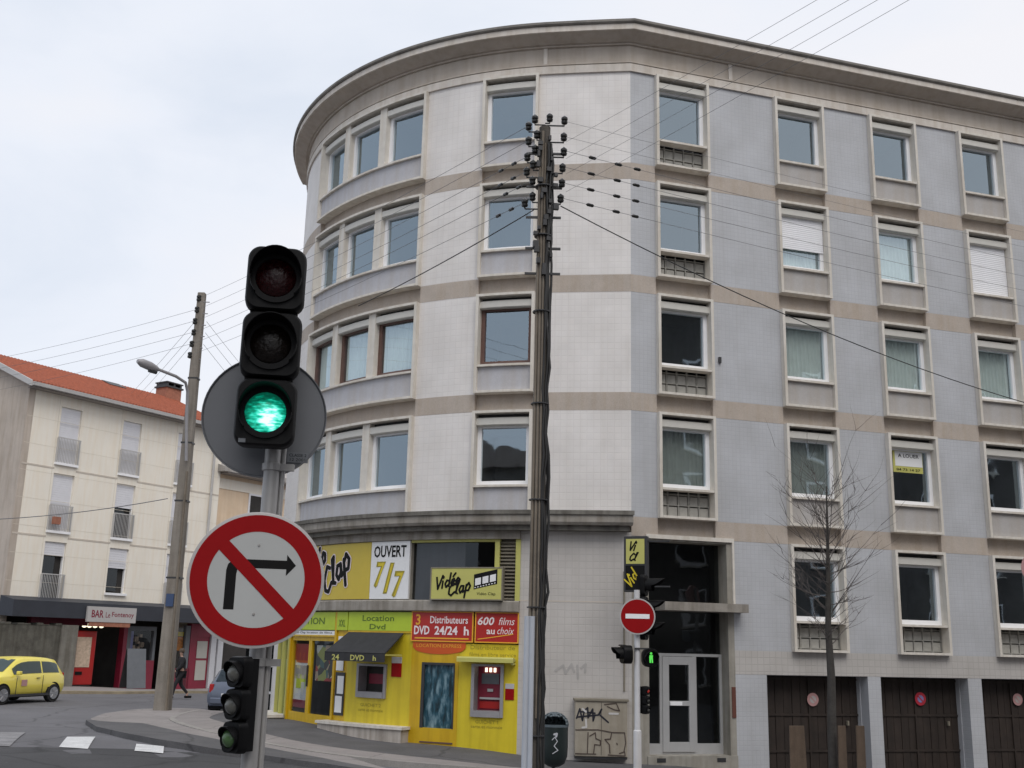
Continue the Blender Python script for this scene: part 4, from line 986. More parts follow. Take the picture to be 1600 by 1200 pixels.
for (u, ww, ztp, hh) in wins:
    w3 = 1 if (u == W1[0] and abs(ztp-(zt0-5.6)) < .1) else 0
    mb = MB(); mb.box(u-.05, u+ww+.05, 0, .10, ztp-hh-.10, ztp-hh); mb.box(u, u+.05, -.2, -.1, ztp-hh, ztp); mb.box(u+ww-.05, u+ww, -.2, -.1, ztp-hh, ztp); mb.box(u+.05, u+ww-.05, -.2, -.1, ztp-.05, ztp)
    wo = bc(mb, 'window', 'pvc_white')
    part = (u == W2[0] and ztp < zt0-2) or w3
    sh = hh-.06 if not part else (hh*.42 if not w3 else .5)
    s_ = MB(); n = int(sh/.09)
    for k in range(n): s_.profile([(-.10, ztp-.05-(k+1)*sh/n), (-.075, ztp-.05-(k+1)*sh/n), (-.071, ztp-.055-k*sh/n), (-.10, ztp-.055-k*sh/n)], u+.05, u+ww-.05)
    so = s_.build('shutter', 'far_shutter', wo)
    if part:
        MB().box(u+.07, u+ww*.62, -.16, -.14, ztp-hh+.08, ztp-sh-.08).build('pane', 'glass_dark', wo)
        MB().box(u, u+ww, -.5, -.22, ztp-hh, ztp).build('room', 'shop_dark', wo)
    rl = MB(); zr = ztp-hh+1.02 if hh > 2 else ztp-hh+.7
    if hh > 2:
        rl.box(u-.05, u+ww+.05, .06, .09, zr, zr+.04); rl.box(u-.04, u-.01, .0, .09, ztp-hh, zr); rl.box(u+ww+.01, u+ww+.04, .0, .09, ztp-hh, zr)
        for k in range(14): x = u+.02+k*(ww-.04)/13; rl.box(x-.008, x+.008, .065, .085, ztp-hh, zr)
        rl.build('railing', 'gutter', wo)
    if u == W1[0] and abs(ztp-(zt0-2.8)) < .1: MB().box(u+.1, u+.42, .1, .25, ztp-hh+.25, ztp-hh+.55).build('flower_pot', 'brick', wo)
# gable wall, rear, roof
mb = MB(); mb.box(UC-.02, UC+.28, -DEP, .004, cz-.5, ZG)
g_ = [mb.V(UC, -.0, ZG), mb.V(UC, -DEP/2, ZG+1.8), mb.V(UC, -DEP, ZG), mb.V(UC+.3, 0, ZG), mb.V(UC+.3, -DEP/2, ZG+1.8), mb.V(UC+.3, -DEP, ZG)]
mb.f += [(g_[0], g_[1], g_[2]), (g_[3], g_[4], g_[5])]
bc(mb, 'gable', 'gable')
bc(MB().box(UE-.3, UE, -DEP, -.3, cz-.5, ZG), 'end_wall', 'cream_wall')
bc(MB().box(UC, UE, -DEP-.3, -DEP, cz-.5, ZG), 'rear_wall', 'cream_wall')
RP = 1.73
roof = MB(); roof.profile([(.45, ZG-.02), (.45, ZG+.08), (-DEP/2, ZG+RP+.25), (-DEP-.5, ZG+.08), (-DEP-.5, ZG-.05), (-DEP/2, ZG+RP+.12)], UC-.25, UE+.15, 1)
ro = bc(roof, 'roof', 'tile_roof')
tl = MB(); n = 64
for k in range(n):      # rows of roll tiles
    u = UC-.2+k*(UE-UC+.3)/n; A3 = MB.mp(tl, u, .46, ZG+.09); B3 = MB.mp(tl, u, -DEP/2, ZG+RP+.26); tl.tube([A3, B3], .055, 5)
tl.build('roof_tiles', 'tile_roof', ro)
ch = MB(); ch.box(-6.35, -5.4, -DEP/2-.4, -DEP/2+.4, ZG+1.3, ZG+2.42); cho = ch.build('chimney', 'brick', ro)
c2 = MB(); c2.box(-6.42, -5.33, -DEP/2-.47, -DEP/2+.47, ZG+2.42, ZG+2.50); c2.box(-6.40, -5.35, -DEP/2-.45, -DEP/2+.45, ZG+2.66, ZG+2.72)
for x in (-6.3, -5.87, -5.45): c2.box(x-.05, x+.05, -DEP/2-.4, -DEP/2+.4, ZG+2.50, ZG+2.66)
c2.build('chimney_cap', 'dark_metal', ro)
sk = MB(); nn = 1
sk.quad([(-10.0, -3.2, ZG+1.72), (-9.0, -3.2, ZG+1.72), (-9.0, -3.9, ZG+2.02), (-10.0, -3.9, ZG+2.02)]); sk.build('skylight', 'dark_metal', ro)
gt = MB(); gt.profile([(.42, ZG-.10), (.60, ZG-.10), (.62, ZG+.04), (.42, ZG+.04)], UC-.25, UE+.15, 1); bc(gt, 'gutter', 'gutter')
bc(MB().box(UC-.1, UE+.1, 0, .44, ZG-.14, ZG-.105), 'soffit', 'soffit')
vg = MB(); vg.profile([(.5, ZG-.14), (.5, ZG+.1), (-DEP/2, ZG+RP+.27), (-DEP/2, ZG+RP+.03)], UC-.34, UC-.252, 1); bc(vg, 'verge_board', 'gutter')
# shopfront of the cream building
bc(MB().profile([(0, .66), (.9, .62), (.9, 1.25), (0, 1.42)], UC-.1, UE+.4, 1), 'shop_fascia', 'slate_fascia')
fu = lambda x, y=1040: far_at(x, y)[0]
gb = cz-.5
bc(MB().box(UC+.05, UE, -2.2, -2.1, gb, .66), 'shop_interior', 'shop_dark')
for nm, x0, x1, z0, z1, m, o in (('shop_panel', 193, 240, gb, -1.05, 'maroon', .0), ('shop_panel', 188, 194, gb, .66, 'maroon', .02), ('shop_panel', 294, 303, gb, .6, 'maroon', .0), ('shop_panel', 303, 325, .0, .6, 'maroon', .0), ('shop_panel', 262, 296, gb, -1.4, 'maroon', .0),
                                 ('shop_panel', 40, 130, .35, .66, 'maroon', .0), ('shop_pillar', 326, 334, gb, .6, 'rail_glass', .05), ('shop_pillar', 337, 345, gb, .6, 'rail_glass', .05)):
    if nm == 'shop_panel' and x1 < 100: continue
    bc(MB().box(fu(x0), fu(x1), -.3, o, z0, z1), nm, m)
bc(MB().box(fu(303), fu(325), -.3, -.04, gb, .0), 'shop_door', 'maroon')
mb = MB(); mb.box(fu(306), fu(322), -.04, -.02, -1.93, -1.05); mb.box(fu(306), fu(322), -.04, -.02, -.95, -.18); bc(mb, 'door_panel', 'far_door')
mb = MB(); mb.sheet(fu(196), fu(240), -.1, -1.05, .3); bc(mb, 'shop_window', 'shop_glass')
mb = MB(); mb.box(fu(194), fu(200), -.2, .0, -1.05, .4); mb.box(fu(200), fu(240), -.2, -.02, .22, .4); mb.box(fu(236), fu(240), -.2, -.01, -1.05, .22); mb.box(fu(286), fu(293), -.2, 0, gb, .5); bc(mb, 'window_frame', 'slate_board')
mb = MB()
random.seed(3)
for k in range(16): x = fu(203)+random.random()*(fu(234)-fu(203)); z_ = -.9+random.random()*.9; mb.box(x, x+.12, -.6, -.45, z_, z_+.08+.15*random.random())
bc(mb, 'window_goods', 'poster_cream')
mb = MB(); mb.box(fu(206), fu(210), -.3, -.25, -.9, .2); bc(mb, 'window_poster', 'sticker_blue')
mb = MB(); mb.box(fu(270), fu(291), -.2, -.15, -.62, .0); bc(mb, 'window_poster', 'poster_orange')
mb = MB(); mb.box(fu(270), fu(291), -.2, -.145, .02, .22); bc(mb, 'window_poster', 'yellow')
mb = MB(); mb.sheet(fu(266), fu(288), -.1, -1.4, .4); bc(mb, 'shop_window', 'shop_glass')
mb = MB(); mb.box(fu(130), fu(165), -1.0, -.9, -1.0, .1); mb.box(fu(136), fu(140), -.5, -.45, -1.9, .1); bc(mb, 'interior_shelf', 'old_pier')
mb = MB(); mb.box(fu(146), fu(153), -.6, -.5, -1.15, -.6); bc(mb, 'interior_notice', 'white_sign')
for x in (132, 140, 149, 159):
    p_ = FP+FD*fu(x)+FN*(-.3)
    t = thing('hanging_lamp', 'small lit lamp under the dark fascia of the cream building', 'lamp', (p_.x, p_.y, .28), 0, group='lit lamps in the bar doorway')
    MB().lathe([(.03, .0), (.09, .03), (.09, .16), (.03, .2)], n=10).build('bulb', 'bulb', t); MB().tube([(0, 0, .2), (0, 0, .40)], .008, 5).build('cord', 'cable', t)
# bar sign
(x0, _), (x1, _) = far_at(136, 955, .95), far_at(211, 965, .95)
p_ = FP+FD*((x0+x1)/2)+FN*.95; zc_ = far_at(172, 961, .95)[1]
t = thing('bar_sign', 'white rectangular sign with dark red lettering on the slate fascia', 'shop sign', (p_.x, p_.y, zc_), q)
W_ = x1-x0
MB().box(-W_/2, W_/2, -.04, .06, -.30, .32).build('board', 'sign_rim', t); MB().box(-W_/2+.15, W_/2-.25, -.04, .04, -.48, -.30).build('lower_board', 'brick', t)
mb = MB(); put_text(mb, 'BAR', -W_*.30, .03, .065, W_*.24, .30, bold=.02); put_text(mb, 'Le', -W_*.09, -.0, .065, W_*.09, .22); put_text(mb, 'Fontenoy', W_*.22, -.0, .065, W_*.46, .26, bold=.01); mb.build('lettering', 'maroon', t)
# red drinks machine, sandwich board
p_ = FP+FD*(fu(112, 1070))+FN*.55; gzz = gz(p_.x, p_.y)+.1; zt_ = 2.2+0*gzz
t = thing('drinks_machine', 'tall red drinks vending machine with cream pictures beside the bar doorway', 'vending machine', (p_.x, p_.y, gzz), q-.12)
MB().box(-.50, .50, -.7, 0, .05, 2.2).build('cabinet', 'machine_red', t, bevel=.04); MB().box(-.36, .28, .0, .02, .75, 1.95).build('picture', 'poster_cream', t); MB().box(-.30, .0, .0, .02, .45, .58).build('tray', 'ink', t); MB().box(-.45, .45, -.65, -.05, 0, .05).build('base', 'dark_metal', t)
p_ = FP+FD*(fu(175, 1070))+FN*1.3; gzz = gz(p_.x, p_.y)+.1
t = thing('sandwich_board', 'grey folding sandwich board leaning on the pavement before the bar', 'sign', (p_.x, p_.y, gzz), q-.2)
MB().profile([(.32, .02), (.35, .02), (.07, 1.62), (.03, 1.62)], -.42, .42, 1).build('front_panel', 'slate_board', t); MB().profile([(-.32, .02), (-.29, .02), (.02, 1.62), (-.02, 1.62)], -.42, .42, 1).build('rear_panel', 'dark_metal', t)
# pavement before the bar
fa = [tuple((FP+FD*u+FN*(-.1)).xy) for u in (-22, -16, -10, -5, 2)]; fb = [tuple((FP+FD*u+FN*3.3).xy) for u in (-22, -16, -10, -5, 2)]; fc = [tuple((FP+FD*u+FN*3.55).xy) for u in (-22, -16, -10, -5, 2)]
strip('far_pavement', fa, fb, .09, 'concrete_pave'); strip('far_kerb', fb, fc, .10, 'kerb_tan', side=.2)
# old stone wall
u0, u1 = UC-9, fu(96)
mb = MB(); mb.box(u0, u1-.75, .35, .75, cz-.6, .32)
for k in range(40): x = u0+k*(u1-.75-u0)/40; mb.box(x+.01, x+.28, .33, .77, .32, .36+.05*math.sin(k*2.3))
p_ = FP+FD*u1; t = thing('stone_wall', 'old dark stone wall with a paler end pier behind the yellow car', 'wall', (p_.x, p_.y, gz(p_.x, p_.y)))
F3 = Vector((FP.x, FP.y, 0))-Vector(t.location)
mb.build('wall', 'old_stone', t, F3, q); MB().box(u1-.75, u1, .28, .82, cz-.6, .35).build('pier', 'old_pier', t, F3, q)
# small cabinet pole at the far left edge
# peach building further along the street
b2 = FP+FD*(UE+.1); t = thing('peach_building', 'lower peach rendered building with grey eaves seen past the round road signs', 'house', (b2.x, b2.y, gz(b2.x, b2.y)))
TL = Vector(t.location); f2 = lambda mb, n, m: mb.build(n, m, t, FF+CL-TL, q)
z2 = 7.9
mb = MB(); f2(MB().box(UE+.1, UE+14, -7, -.2, -3.2, z2), 'wall', 'peach_wall')
f2(MB().box(UE+.1, UE+14, -.2, -.16, z2-.85, z2-.35), 'band', 'cream_wall')
f2(MB().profile([(.5, z2-.1), (.5, z2+.12), (-4, z2+1.5), (-7.5, z2)], UE-.2, UE+14.5, 1), 'roof', 'grey_wall')
f2(MB().box(UE+.1, UE+14, -.2, .45, z2-.16, z2-.11), 'eaves', 'soffit')
for k in range(3):
    u = UE+2.2+k*2.9
    for zz in (6.0, 3.2):
        w_o = f2(MB().box(u-.05, u+1.05, -.22, -.15, zz-1.0, zz+1.05), 'window', 'far_shutter'); MB().box(u+.05, u+.95, -.15, -.13, zz-.9, zz+.95).build('pane', 'shop_dark', w_o)
f2(MB().box(UE+3.6, UE+4.5, -3, -2.2, z2+.8, z2+1.9), 'chimney', 'brick')
f2(MB().box(UE+1, UE+13, -.2, -.14, -2.6, .5), 'shopfront', 'shop_dark')
# pale block far down the street
pb = at(430, 1000, 95)
t = thing('far_building', 'distant red roofed house at the end of the side street', 'house', (pb.x, pb.y, -3))
MB().xbox((0, 4, 6.0), 16, 8, 12).build('wall', 'cream_wall', t)
mb = MB(); a = [mb.P(p) for p in ((-8.5, -.5, 12), (8.5, -.5, 12), (8.5, 8.5, 12), (-8.5, 8.5, 12), (-8.5, 4, 15), (8.5, 4, 15))]; mb.f += [(a[0], a[1], a[5], a[4]), (a[2], a[3], a[4], a[5]), (a[0], a[4], a[3]), (a[1], a[2], a[5]), (a[0], a[3], a[2], a[1])]; mb.build('roof', 'tile_roof', t)
for k in range(5):
    for j in range(3): MB().xbox((-6+k*3, -.02, 3+j*3), 1.1, .06, 1.6).build('window', 'shop_dark', t)

# ------------------------------------------------------------------ houses on the camera's side of the road (seen in the window panes)
def opposite(name, label, c, rot, W_, H_, D_, wallm, n, rows):
    g = gz(c[0], c[1]); t = thing(name, label, 'house', (c[0], c[1], g), rot)
    MB().xbox((0, D_/2, H_/2), W_, D_, H_).build('wall', wallm, t)
    mb = MB(); e = .5; a = [mb.P(p) for p in ((-W_/2-e, -e, H_), (W_/2+e, -e, H_), (W_/2+e, D_+e, H_), (-W_/2-e, D_+e, H_), (-W_/2+2, D_/2, H_+2.4), (W_/2-2, D_/2, H_+2.4))]
    mb.f += [(a[0], a[1], a[5], a[4]), (a[2], a[3], a[4], a[5]), (a[0], a[4], a[3]), (a[1], a[2], a[5]), (a[0], a[3], a[2], a[1])]; mb.build('roof', 'dark_tiles', t)
    w0 = None
    for i in range(n):
        for j in range(rows):
            if w0 is None:
                w0 = MB().xbox((0, -.02, 0), 1.25, .08, 1.75).build('window', 'pvc_white', t); MB().xbox((0, -.065, 0), 1.02, .02, 1.5).build('pane', 'shop_dark', w0); MB().xbox((0, -.1, -.95), 1.5, .2, .1).build('sill', 'concrete_trim', w0); ww = w0
            else: ww = copy_tree(w0, t)
            ww.location = (-W_/2+W_*(i+.5)/n, 0, 1.9+j*3.0)
# facing +Y: local -Y is the front, so turn by about 180 degrees
c_ = P0+D2*27+N2*28.5
opposite('opposite_building', 'tall grey building across the road, seen only in the window reflections', (c_.x, c_.y), TH+PI, 62, 20.4, 12, 'dark_render', 17, 6)
opposite('opposite_house', 'lower dark building across the road, seen only in the curved wall panes', (-17, -14), PI-.15, 26, 12.9, 10, 'dark_render', 7, 4)

# ------------------------------------------------------------------ signal pole with road signs (about 5.6 m away)
YP = 5.6
pb_ = at(400, 1180, YP); pt_ = at(417, 660, YP); bx, by = -1.245, YP; bz = gz(bx, by)
t = thing('signal_pole', 'grey metal pole that carries the nearest traffic light and the round signs', 'pole', (bx, by, bz))
topz = at(420, 600, YP).z
MB().tube([(0, 0, 0), (0, 0, topz-bz)], .042, 20).build('tube', 'pole_grey', t, smooth=True)
MB().tube([(.052, .02, 0), (.052, .02, topz-bz-.1)], .014, 12).build('conduit', 'pole_grey', t, smooth=True)
for yy in (730, 1035): zc_ = at(410, yy, YP).z-bz; MB().lathe([(.046, -.02), (.052, -.018), (.052, .018), (.046, .02)], (0, 0, zc_), n=20).build('clamp', 'pole_grey', t); MB().xbox((.035, 0, zc_), .16, .03, .035).build('clamp', 'pole_grey', t)
def rsq(mb, cx, cz, w_, h_, r_, y0, y1, inset=.0, n=7):
    pts = []
    for (sx, sz, a0) in ((1, 1, 0), (-1, 1, PI/2), (-1, -1, PI), (1, -1, 3*PI/2)):
        for k in range(n+1): a = a0+PI/2*k/n; pts.append((cx+sx*(w_/2-r_)+r_*math.cos(a), cz+sz*(h_/2-r_)+r_*math.sin(a)))
    rings = [[mb.P((x, y1, z)) for x, z in pts]]
    for f_, y in ((1, y0+.03), (.97, y0+.008), (.93, y0)):
        rings.append([mb.P((cx+(x-cx)*f_, y, cz+(z-cz)*f_)) for x, z in pts])
    m_ = len(pts)
    for A, B in zip(rings, rings[1:]):
        for k in range(m_): mb.f.append((A[k], A[(k+1) % m_], B[(k+1) % m_], B[k]))
    mb.f.append(tuple(rings[0])); mb.f.append(tuple(reversed(rings[-1]))); return mb
def visor(mb, c, r_, ln, a0=-40, a1=220, tilt=.0, th=.004, n=26):
    c = Vector(c); R_ = []
    for k in range(n+1):
        a = math.radians(a0+(a1-a0)*k/n); d = ln*(.35+.65*max(0, math.sin(a*1.0))**.6 if math.sin(a) > 0 else .35)
        x, z = math.cos(a), math.sin(a)
        R_.append([mb.P(c+Vector((x*r_, 0, z*r_))), mb.P(c+Vector((x*r_, -d, z*r_))), mb.P(c+Vector((x*(r_-th), -d, z*(r_-th)))), mb.P(c+Vector((x*(r_-th), 0, z*(r_-th))))])
    for A, B in zip(R_, R_[1:]):
        for k in range(4): mb.f.append((A[k], A[(k+1) % 4], B[(k+1) % 4], B[k]))
    mb.f.append(tuple(R_[0])); mb.f.append(tuple(reversed(R_[-1]))); return mb
def head(label, loc, rot, w_, h_, lens, rl, vl, name='traffic_light', pitch=0, dp=1):
    t = thing(name, label, 'traffic light', loc, rot); t.rotation_euler = (pitch, 0, rot)
    n = len(lens); tot = n*h_
    mb = MB()
    for k in range(n): rsq(mb, 0, tot-h_*(k+.5), w_, h_*.985, w_*.22, -.02, .07*dp)
    mb.xbox((0, .02+.07*dp, tot/2), w_*.80, .12*dp, tot*.95)
    mb.build('housing', 'black_plastic', t, smooth=True)
    for k, m in enumerate(lens):
        cz_ = tot-h_*(k+.5)-.004
        vo = MB(); visor(vo, (0, -.02, cz_), rl*1.28, vl); vo.lathe([(rl*1.02, -.022), (rl*1.30, -.022), (rl*1.30, -.034), (rl*1.02, -.034), (rl*1.02, -.022)], (0, 0, cz_), 'Y', 28); 
        vob = vo.build('visor', 'black_plastic', t, smooth=True)
        ln = MB(); ln.lathe([(rl, .0), (rl*.98, -.008), (rl*.8, -.020), (rl*.5, -.030), (rl*.2, -.035), (.001, -.036)], (0, 0, 0), 'Y', 28)
        lo = ln.build('lens', m, t, smooth=True); lo.location = (0, -.022, cz_)
    return t
# main head
lowc = at(413, 643, 5.38); topc = at(431, 434, 5.38); mh = (topc.z-lowc.z)/2
hx = (lowc.x+topc.x)/2
tl_ = head('tall black three lamp traffic light showing green, nearest to the camera', (hx, 5.40, lowc.z-mh*.5), math.radians(10), .305, mh, ['lens_red_off', 'lens_amber_off', 'lens_green_lit'], .104, .15)
MB().xbox((-.105, -.022, .025), .035, .006, .02).build('label_plate', 'slate_board', tl_)
MB().xbox((0, .17, .2), .05, .12, .05).build('bracket', 'dark_metal', tl_)
# grey disc seen from the back
c_ = at(413.5, 651, 5.70)
t = thing('road_sign', 'round road sign seen from its grey back, behind the green traffic light', 'road sign', (c_.x, c_.y, c_.z), math.radians(9))
MB().lathe([(.01, .0), (.318, .0), (.326, -.012), (.33, -.012), (.33, .012), (.01, .014)], (0, 0, 0), 'Y', 56).build('disc', 'sign_back', t, smooth=True)
mb = MB(); mb.xbox((.19, -.006, -.215), .11, .006, .055); mb.build('sticker', 'slate_board', t)
mb = MB(); put_text(mb, 'CLASSE 2', .19, -.203, .0105, .09, .016); put_text(mb, '12 2001', .19, -.227, .0105, .08, .016); mb.build('sticker_lettering', 'ink', t)
# no right turn
c_ = at(400.5, 905.5, 5.50)
t = thing('road_sign', 'round red ringed no right turn sign with a black arrow, lowest on the pole', 'road sign', (c_.x, c_.y, c_.z), math.radians(12.5))
k = .325/100.
R0 = c_.length*100.5/FPX*1.0
MB().lathe([(.01, .014), (R0, .014), (R0, -.010), (R0*.985, -.012), (.01, -.012)], (0, 0, 0), 'Y', 72).build('rim', 'sign_rim', t, smooth=True)
ring = MB(); n = 72; ro_, ri_ = R0*.955, R0*.705
for j in range(n):
    a, b = 2*PI*j/n, 2*PI*(j+1)/n
    ring.f.append(tuple(ring.P((r_*math.cos(x), -.0145, r_*math.sin(x))) for r_, x in ((ro_, a), (ro_, b), (ri_, b), (ri_, a))))
sl = math.radians(-44); w2 = R0*.098
cs, sn = math.cos(sl), math.sin(sl); le = ri_*1.05
ring.f.append(tuple(ring.P((x*cs-z*sn, -.0152, x*sn+z*cs)) for x, z in ((-le, -w2), (le, -w2), (le, w2), (-le, w2))))
ring.build('red_ring', 'sign_red', t)
MB().poly([(ri_*1.01*math.cos(j*PI/24), ri_*1.01*math.sin(j*PI/24)) for j in range(48)], .0125, .0135).build('face', 'sign_white', t)
ar = MB(); u = R0/100
def px_(x, y): return ((x-400.5)*u*1.0, (905.5-y)*u*.985)
th_ = 15*u
# shaft with a rounded corner
pts = [px_(363.5, 951), px_(363.5, 895)]
L_out = [px_(356, 951), px_(356, 893), px_(358, 884), px_(364, 878), px_(373, 876), px_(443, 876), px_(443, 867), px_(457, 883), px_(443, 899), px_(443, 889), px_(379, 889), px_(372, 892), px_(371, 899), px_(371, 951)]
b_ = [ar.V(x, .0140, z) for x, z in L_out]
tri = [(0, 1, 12, 13), (1, 2, 11, 12), (2, 3, 11), (3, 4, 10, 11), (4, 5, 9, 10), (6, 7, 8), (6, 8, 9, 5)]
for q_ in tri: ar.f.append(tuple(b_[i] for i in q_))
ar.build('arrow', 'ink', t)
for bz_ in (.17, -.17): MB().lathe([(.001, -.0185), (.006, -.018), (.007, -.0145)], (.0, 0, bz_), 'Y', 10).build('bolt', 'pole_grey', t)
for dz in (.12, -.12): MB().xbox((0, .05, dz), .1, .07, .03).build('clamp', 'pole_grey', t)
# small repeater
c_ = at(370, 1180, 5.55)
lo_ = at(362, 1151, 5.5); up_ = at(369, 1049, 5.5); sp = (up_.z-lo_.z)/2
head('small black repeater traffic light low on the grey pole', ((lo_.x+up_.x)/2+.012, 5.50, lo_.z-sp*.52), math.radians(-38), .135, sp, ['lens_grey', 'lens_grey', 'lens_green_off'], .045, .05, dp=.45)

# ------------------------------------------------------------------ utility pole at 15 m
YU = 15.0; ux = .405; ug = gz(ux, YU); zt_ = at(851, 200, YU).z
up = thing('utility_pole', 'dark wooden utility pole with cable ducts in front of the curved facade', 'utility pole', (ux, YU, ug)); H_ = zt_-ug
MB().tube([(0, 0, 0), (0, 0, H_*.5), (0, 0, H_)], [.115, .10, .085], 16).build('pole', 'wood_pole', up, smooth=True)
for (x, y, r_, h0, h1, m) in ((-.085, -.08, .022, 0.0, H_*.93, 'conduit'), (-.035, -.10, .020, 0.0, H_*.99, 'conduit'), (.015, -.105, .014, 1.2, H_*.97, 'conduit')):
    MB().tube([(x*1.1, y*1.15, h0), (x*.75, y*.85, h1)], r_, 10).build('duct', m, up, smooth=True)
random.seed(5)
for k, (x, y) in enumerate(((.075, -.085), (.10, -.05), (.045, -.11), (.108, -.01))):
    pts = [(x*1.08+random.uniform(-.024, .024)+(.035 if (k == 1 and 2.8 < H_*j/30 < 5.2) else 0), y*1.08+random.uniform(-.012, .012), H_*j/30*.97) for j in range(31)]
    MB().tube(pts, .015+.004*(k % 2), 7).build('cable', 'cable', up, smooth=True)
zg_ = at(822, 963, YU).z-ug
mb = MB(); mb.tube([(-.125, -.13, -.05), (-.12, -.12, zg_)], .042, 12); mb.tube([(-.055, -.15, -.05), (-.055, -.14, zg_)], .036, 12); mb.build('cable_guard', 'pvc_grey', up, smooth=True)
for z_ in [H_*x for x in (.10, .27, .42, .56, .70, .82, .9)]: MB().lathe([(.115, -.010), (.132, -.008), (.132, .008), (.115, .010)], (0, -.02, z_), n=18).build('strap', 'dark_metal', up)
for z_ in (H_*.955, H_*.9, H_*.85, H_*.80, H_*.76): MB().xbox((.0, -.03, z_), .52, .035, .03).build('cross_arm', 'dark_metal', up)
bl = [(836, 184), (859, 182), (882, 186), (826, 195), (839, 208), (881, 212), (826, 218), (836, 231), (824, 243), (881, 235), (833, 255), (879, 260), (823, 266), (832, 280), (878, 284), (832, 305), (876, 308), (820, 315)]
INS = []
for x, y in bl:
    p_ = at(x, y+1.5, YU-.05); lp = p_-Vector(up.location); INS.append(p_)
    mb = MB(); mb.lathe([(.02, -.075), (.045, -.06), (.05, -.03), (.034, -.015), (.05, .0), (.05, .03), (.03, .05), (.015, .065)], lp, n=12); mb.build('insulator', 'ceramic', up, smooth=True)
    sx = .09 if lp.x > .02 else -.09
    MB().tube([lp+Vector((0, 0, -.06)), lp+Vector((0, 0, -.10)), Vector((0, -.05, lp.z-.10))], .012, 6).build('bracket', 'dark_metal', up)
random.seed(11)
for k in range(26):
    z_ = H_*(.76+.225*k/26); x = random.uniform(-.12, .18); mb = MB(); mb.xbox((x, -.13, z_), random.uniform(.03, .08), .06, random.uniform(.05, .1), .2); mb.build('junction_box', 'dark_metal', up)

# wires
NW = [0]
def sagline(a, b, sag, n=16): return [a.lerp(b, i/n)-Vector((0, 0, sag*4*(i/n)*(1-i/n))) for i in range(n+1)]
def wire(a, b, label, group, r_=.007, sag=.15, beads=(), m='wire'):
    o = MB().tube([p-a for p in sagline(a, b, sag)], r_, 5).build('overhead_wire', m, None, a); tag(o, label, 'wire', group)
    for f_ in beads:
        L2_ = sagline(a, b, sag, 100); i = int(f_*100); c = L2_[i]-a; d = (L2_[i+1]-L2_[i]).normalized()
        mb = MB(); mb.tube([c-d*.07, c-d*.045, c+d*.045, c+d*.07], [.01, .026, .026, .01], 8); mb.build('strain_insulator', 'ceramic', o)
# right-hand lines towards the flat facade's far end
gR = 'wires running right from the utility pole across the facade'
for (x0, y0, x1, y1, x2, y2) in ((884, 236, 964, 260, 1640, 417), (882, 261, 960, 284, 1640, 440), (881, 286, 957, 307, 1640, 462), (880, 310, 956, 333, 1640, 487)):
    a = at(x0, y0, YU-.05); b = at(x2, y2, 21.5); d = (at(x1, y1, 15.9)-a)
    wire(a, b, 'thin wire with black strain insulators sloping right across the pale blue wall', gR, .0036, .05, (.045, .085, .115))
for (y0, y2) in ((190, 372), (214, 395)): wire(at(884, y0, YU-.05), at(1640, y2, 22), 'thin faint wire from the pole top sloping right', 'faint wires sloping right from the pole top', .0025, .02)
wire(at(876, 322, YU), at(1640, 640, 20.5), 'heavy black cable sagging right from the utility pole', None, .009, .28, (), 'cable')
gU = 'wires rising right over the cornice from the utility pole'
for (x0, y0, x1, y1) in ((884, 222, 1280, -4), (884, 248, 1330, -4), (884, 272, 1375, -4), (884, 300, 1424, -4)):
    a = at(x0, y0, YU-.05); x2 = x0+(x1-x0)*1.35; y2 = y0+(y1-y0)*1.35; wire(a, at(x2, y2, 7.5), 'thin wire rising right from the utility pole into the sky', gU, .0022, .02)
wire(at(834, 328, YU), at(560, 478, 20), 'heavy black cable sloping down left from the utility pole', None, .009, .05, (), 'cable')
# concrete pole and lamp at 32 m
YC = 32.0; c0_ = at(320, 458, YC); cbp = at(251, 1113, YC); cx_ = (c0_.x+cbp.x)/2-.02; cg = gz(cx_, YC)+.05
cp = thing('concrete_pole', 'tall tapering concrete pole with a row of black insulators left of the traffic light', 'utility pole', (cx_, YC, cg)); H2 = c0_.z-cg
mb = MB(); 
for (f0, f1) in ((0, 1),):
    A3 = [mb.P((sx*.215, sy*.20, 0)) for sx, sy in ((-1, -1), (1, -1), (1, 1), (-1, 1))]; B3 = [mb.P((sx*.115, sy*.11, H2)) for sx, sy in ((-1, -1), (1, -1), (1, 1), (-1, 1))]
    mb.f += [(A3[k], A3[(k+1) % 4], B3[(k+1) % 4], B3[k]) for k in range(4)]+[tuple(B3)]
mb.build('shaft', 'concrete_pole', cp, bevel=.03)
MB().tube([(.16, -.215, .0), (.10, -.17, H2*.55)], .04, 8).build('duct', 'conduit', cp)
MB().xbox((-.02, -.22, 3.1), .22, .04, .36).build('street_plate', 'blue_plate', cp)
for z_ in (H2*.3, H2*.48, H2*.62, H2*.78): w__ = .225-.11*z_/H2; MB().xbox((0, 0, z_), 2*w__+.03, 2*w__*.85+.03, .05).build('strap', 'dark_metal', cp)
li = [(311, 466), (308, 484), (305, 502), (303, 519.5), (300, 537.5), (297, 555)]; LINS = []
for x, y in li:
    p_ = at(x, y, YC-.1); lp = p_-Vector(cp.location); LINS.append(p_); mb = MB(); mb.lathe([(.03, -.10), (.075, -.08), (.08, -.03), (.055, 0), (.08, .03), (.07, .08), (.03, .1)], lp, n=10); mb.build('insulator', 'ceramic', cp)
    MB().tube([lp+Vector((0, 0, -.09)), lp+Vector((.1, 0, -.12)), lp+Vector((.34, 0, -.12))], .015, 6).build('bracket', 'lamp_grey', cp)
st = thing('street_lamp', 'curved arm street lamp with a long grey head fixed to the concrete pole', 'street lamp', (cx_, YC, cg+H2*.48))
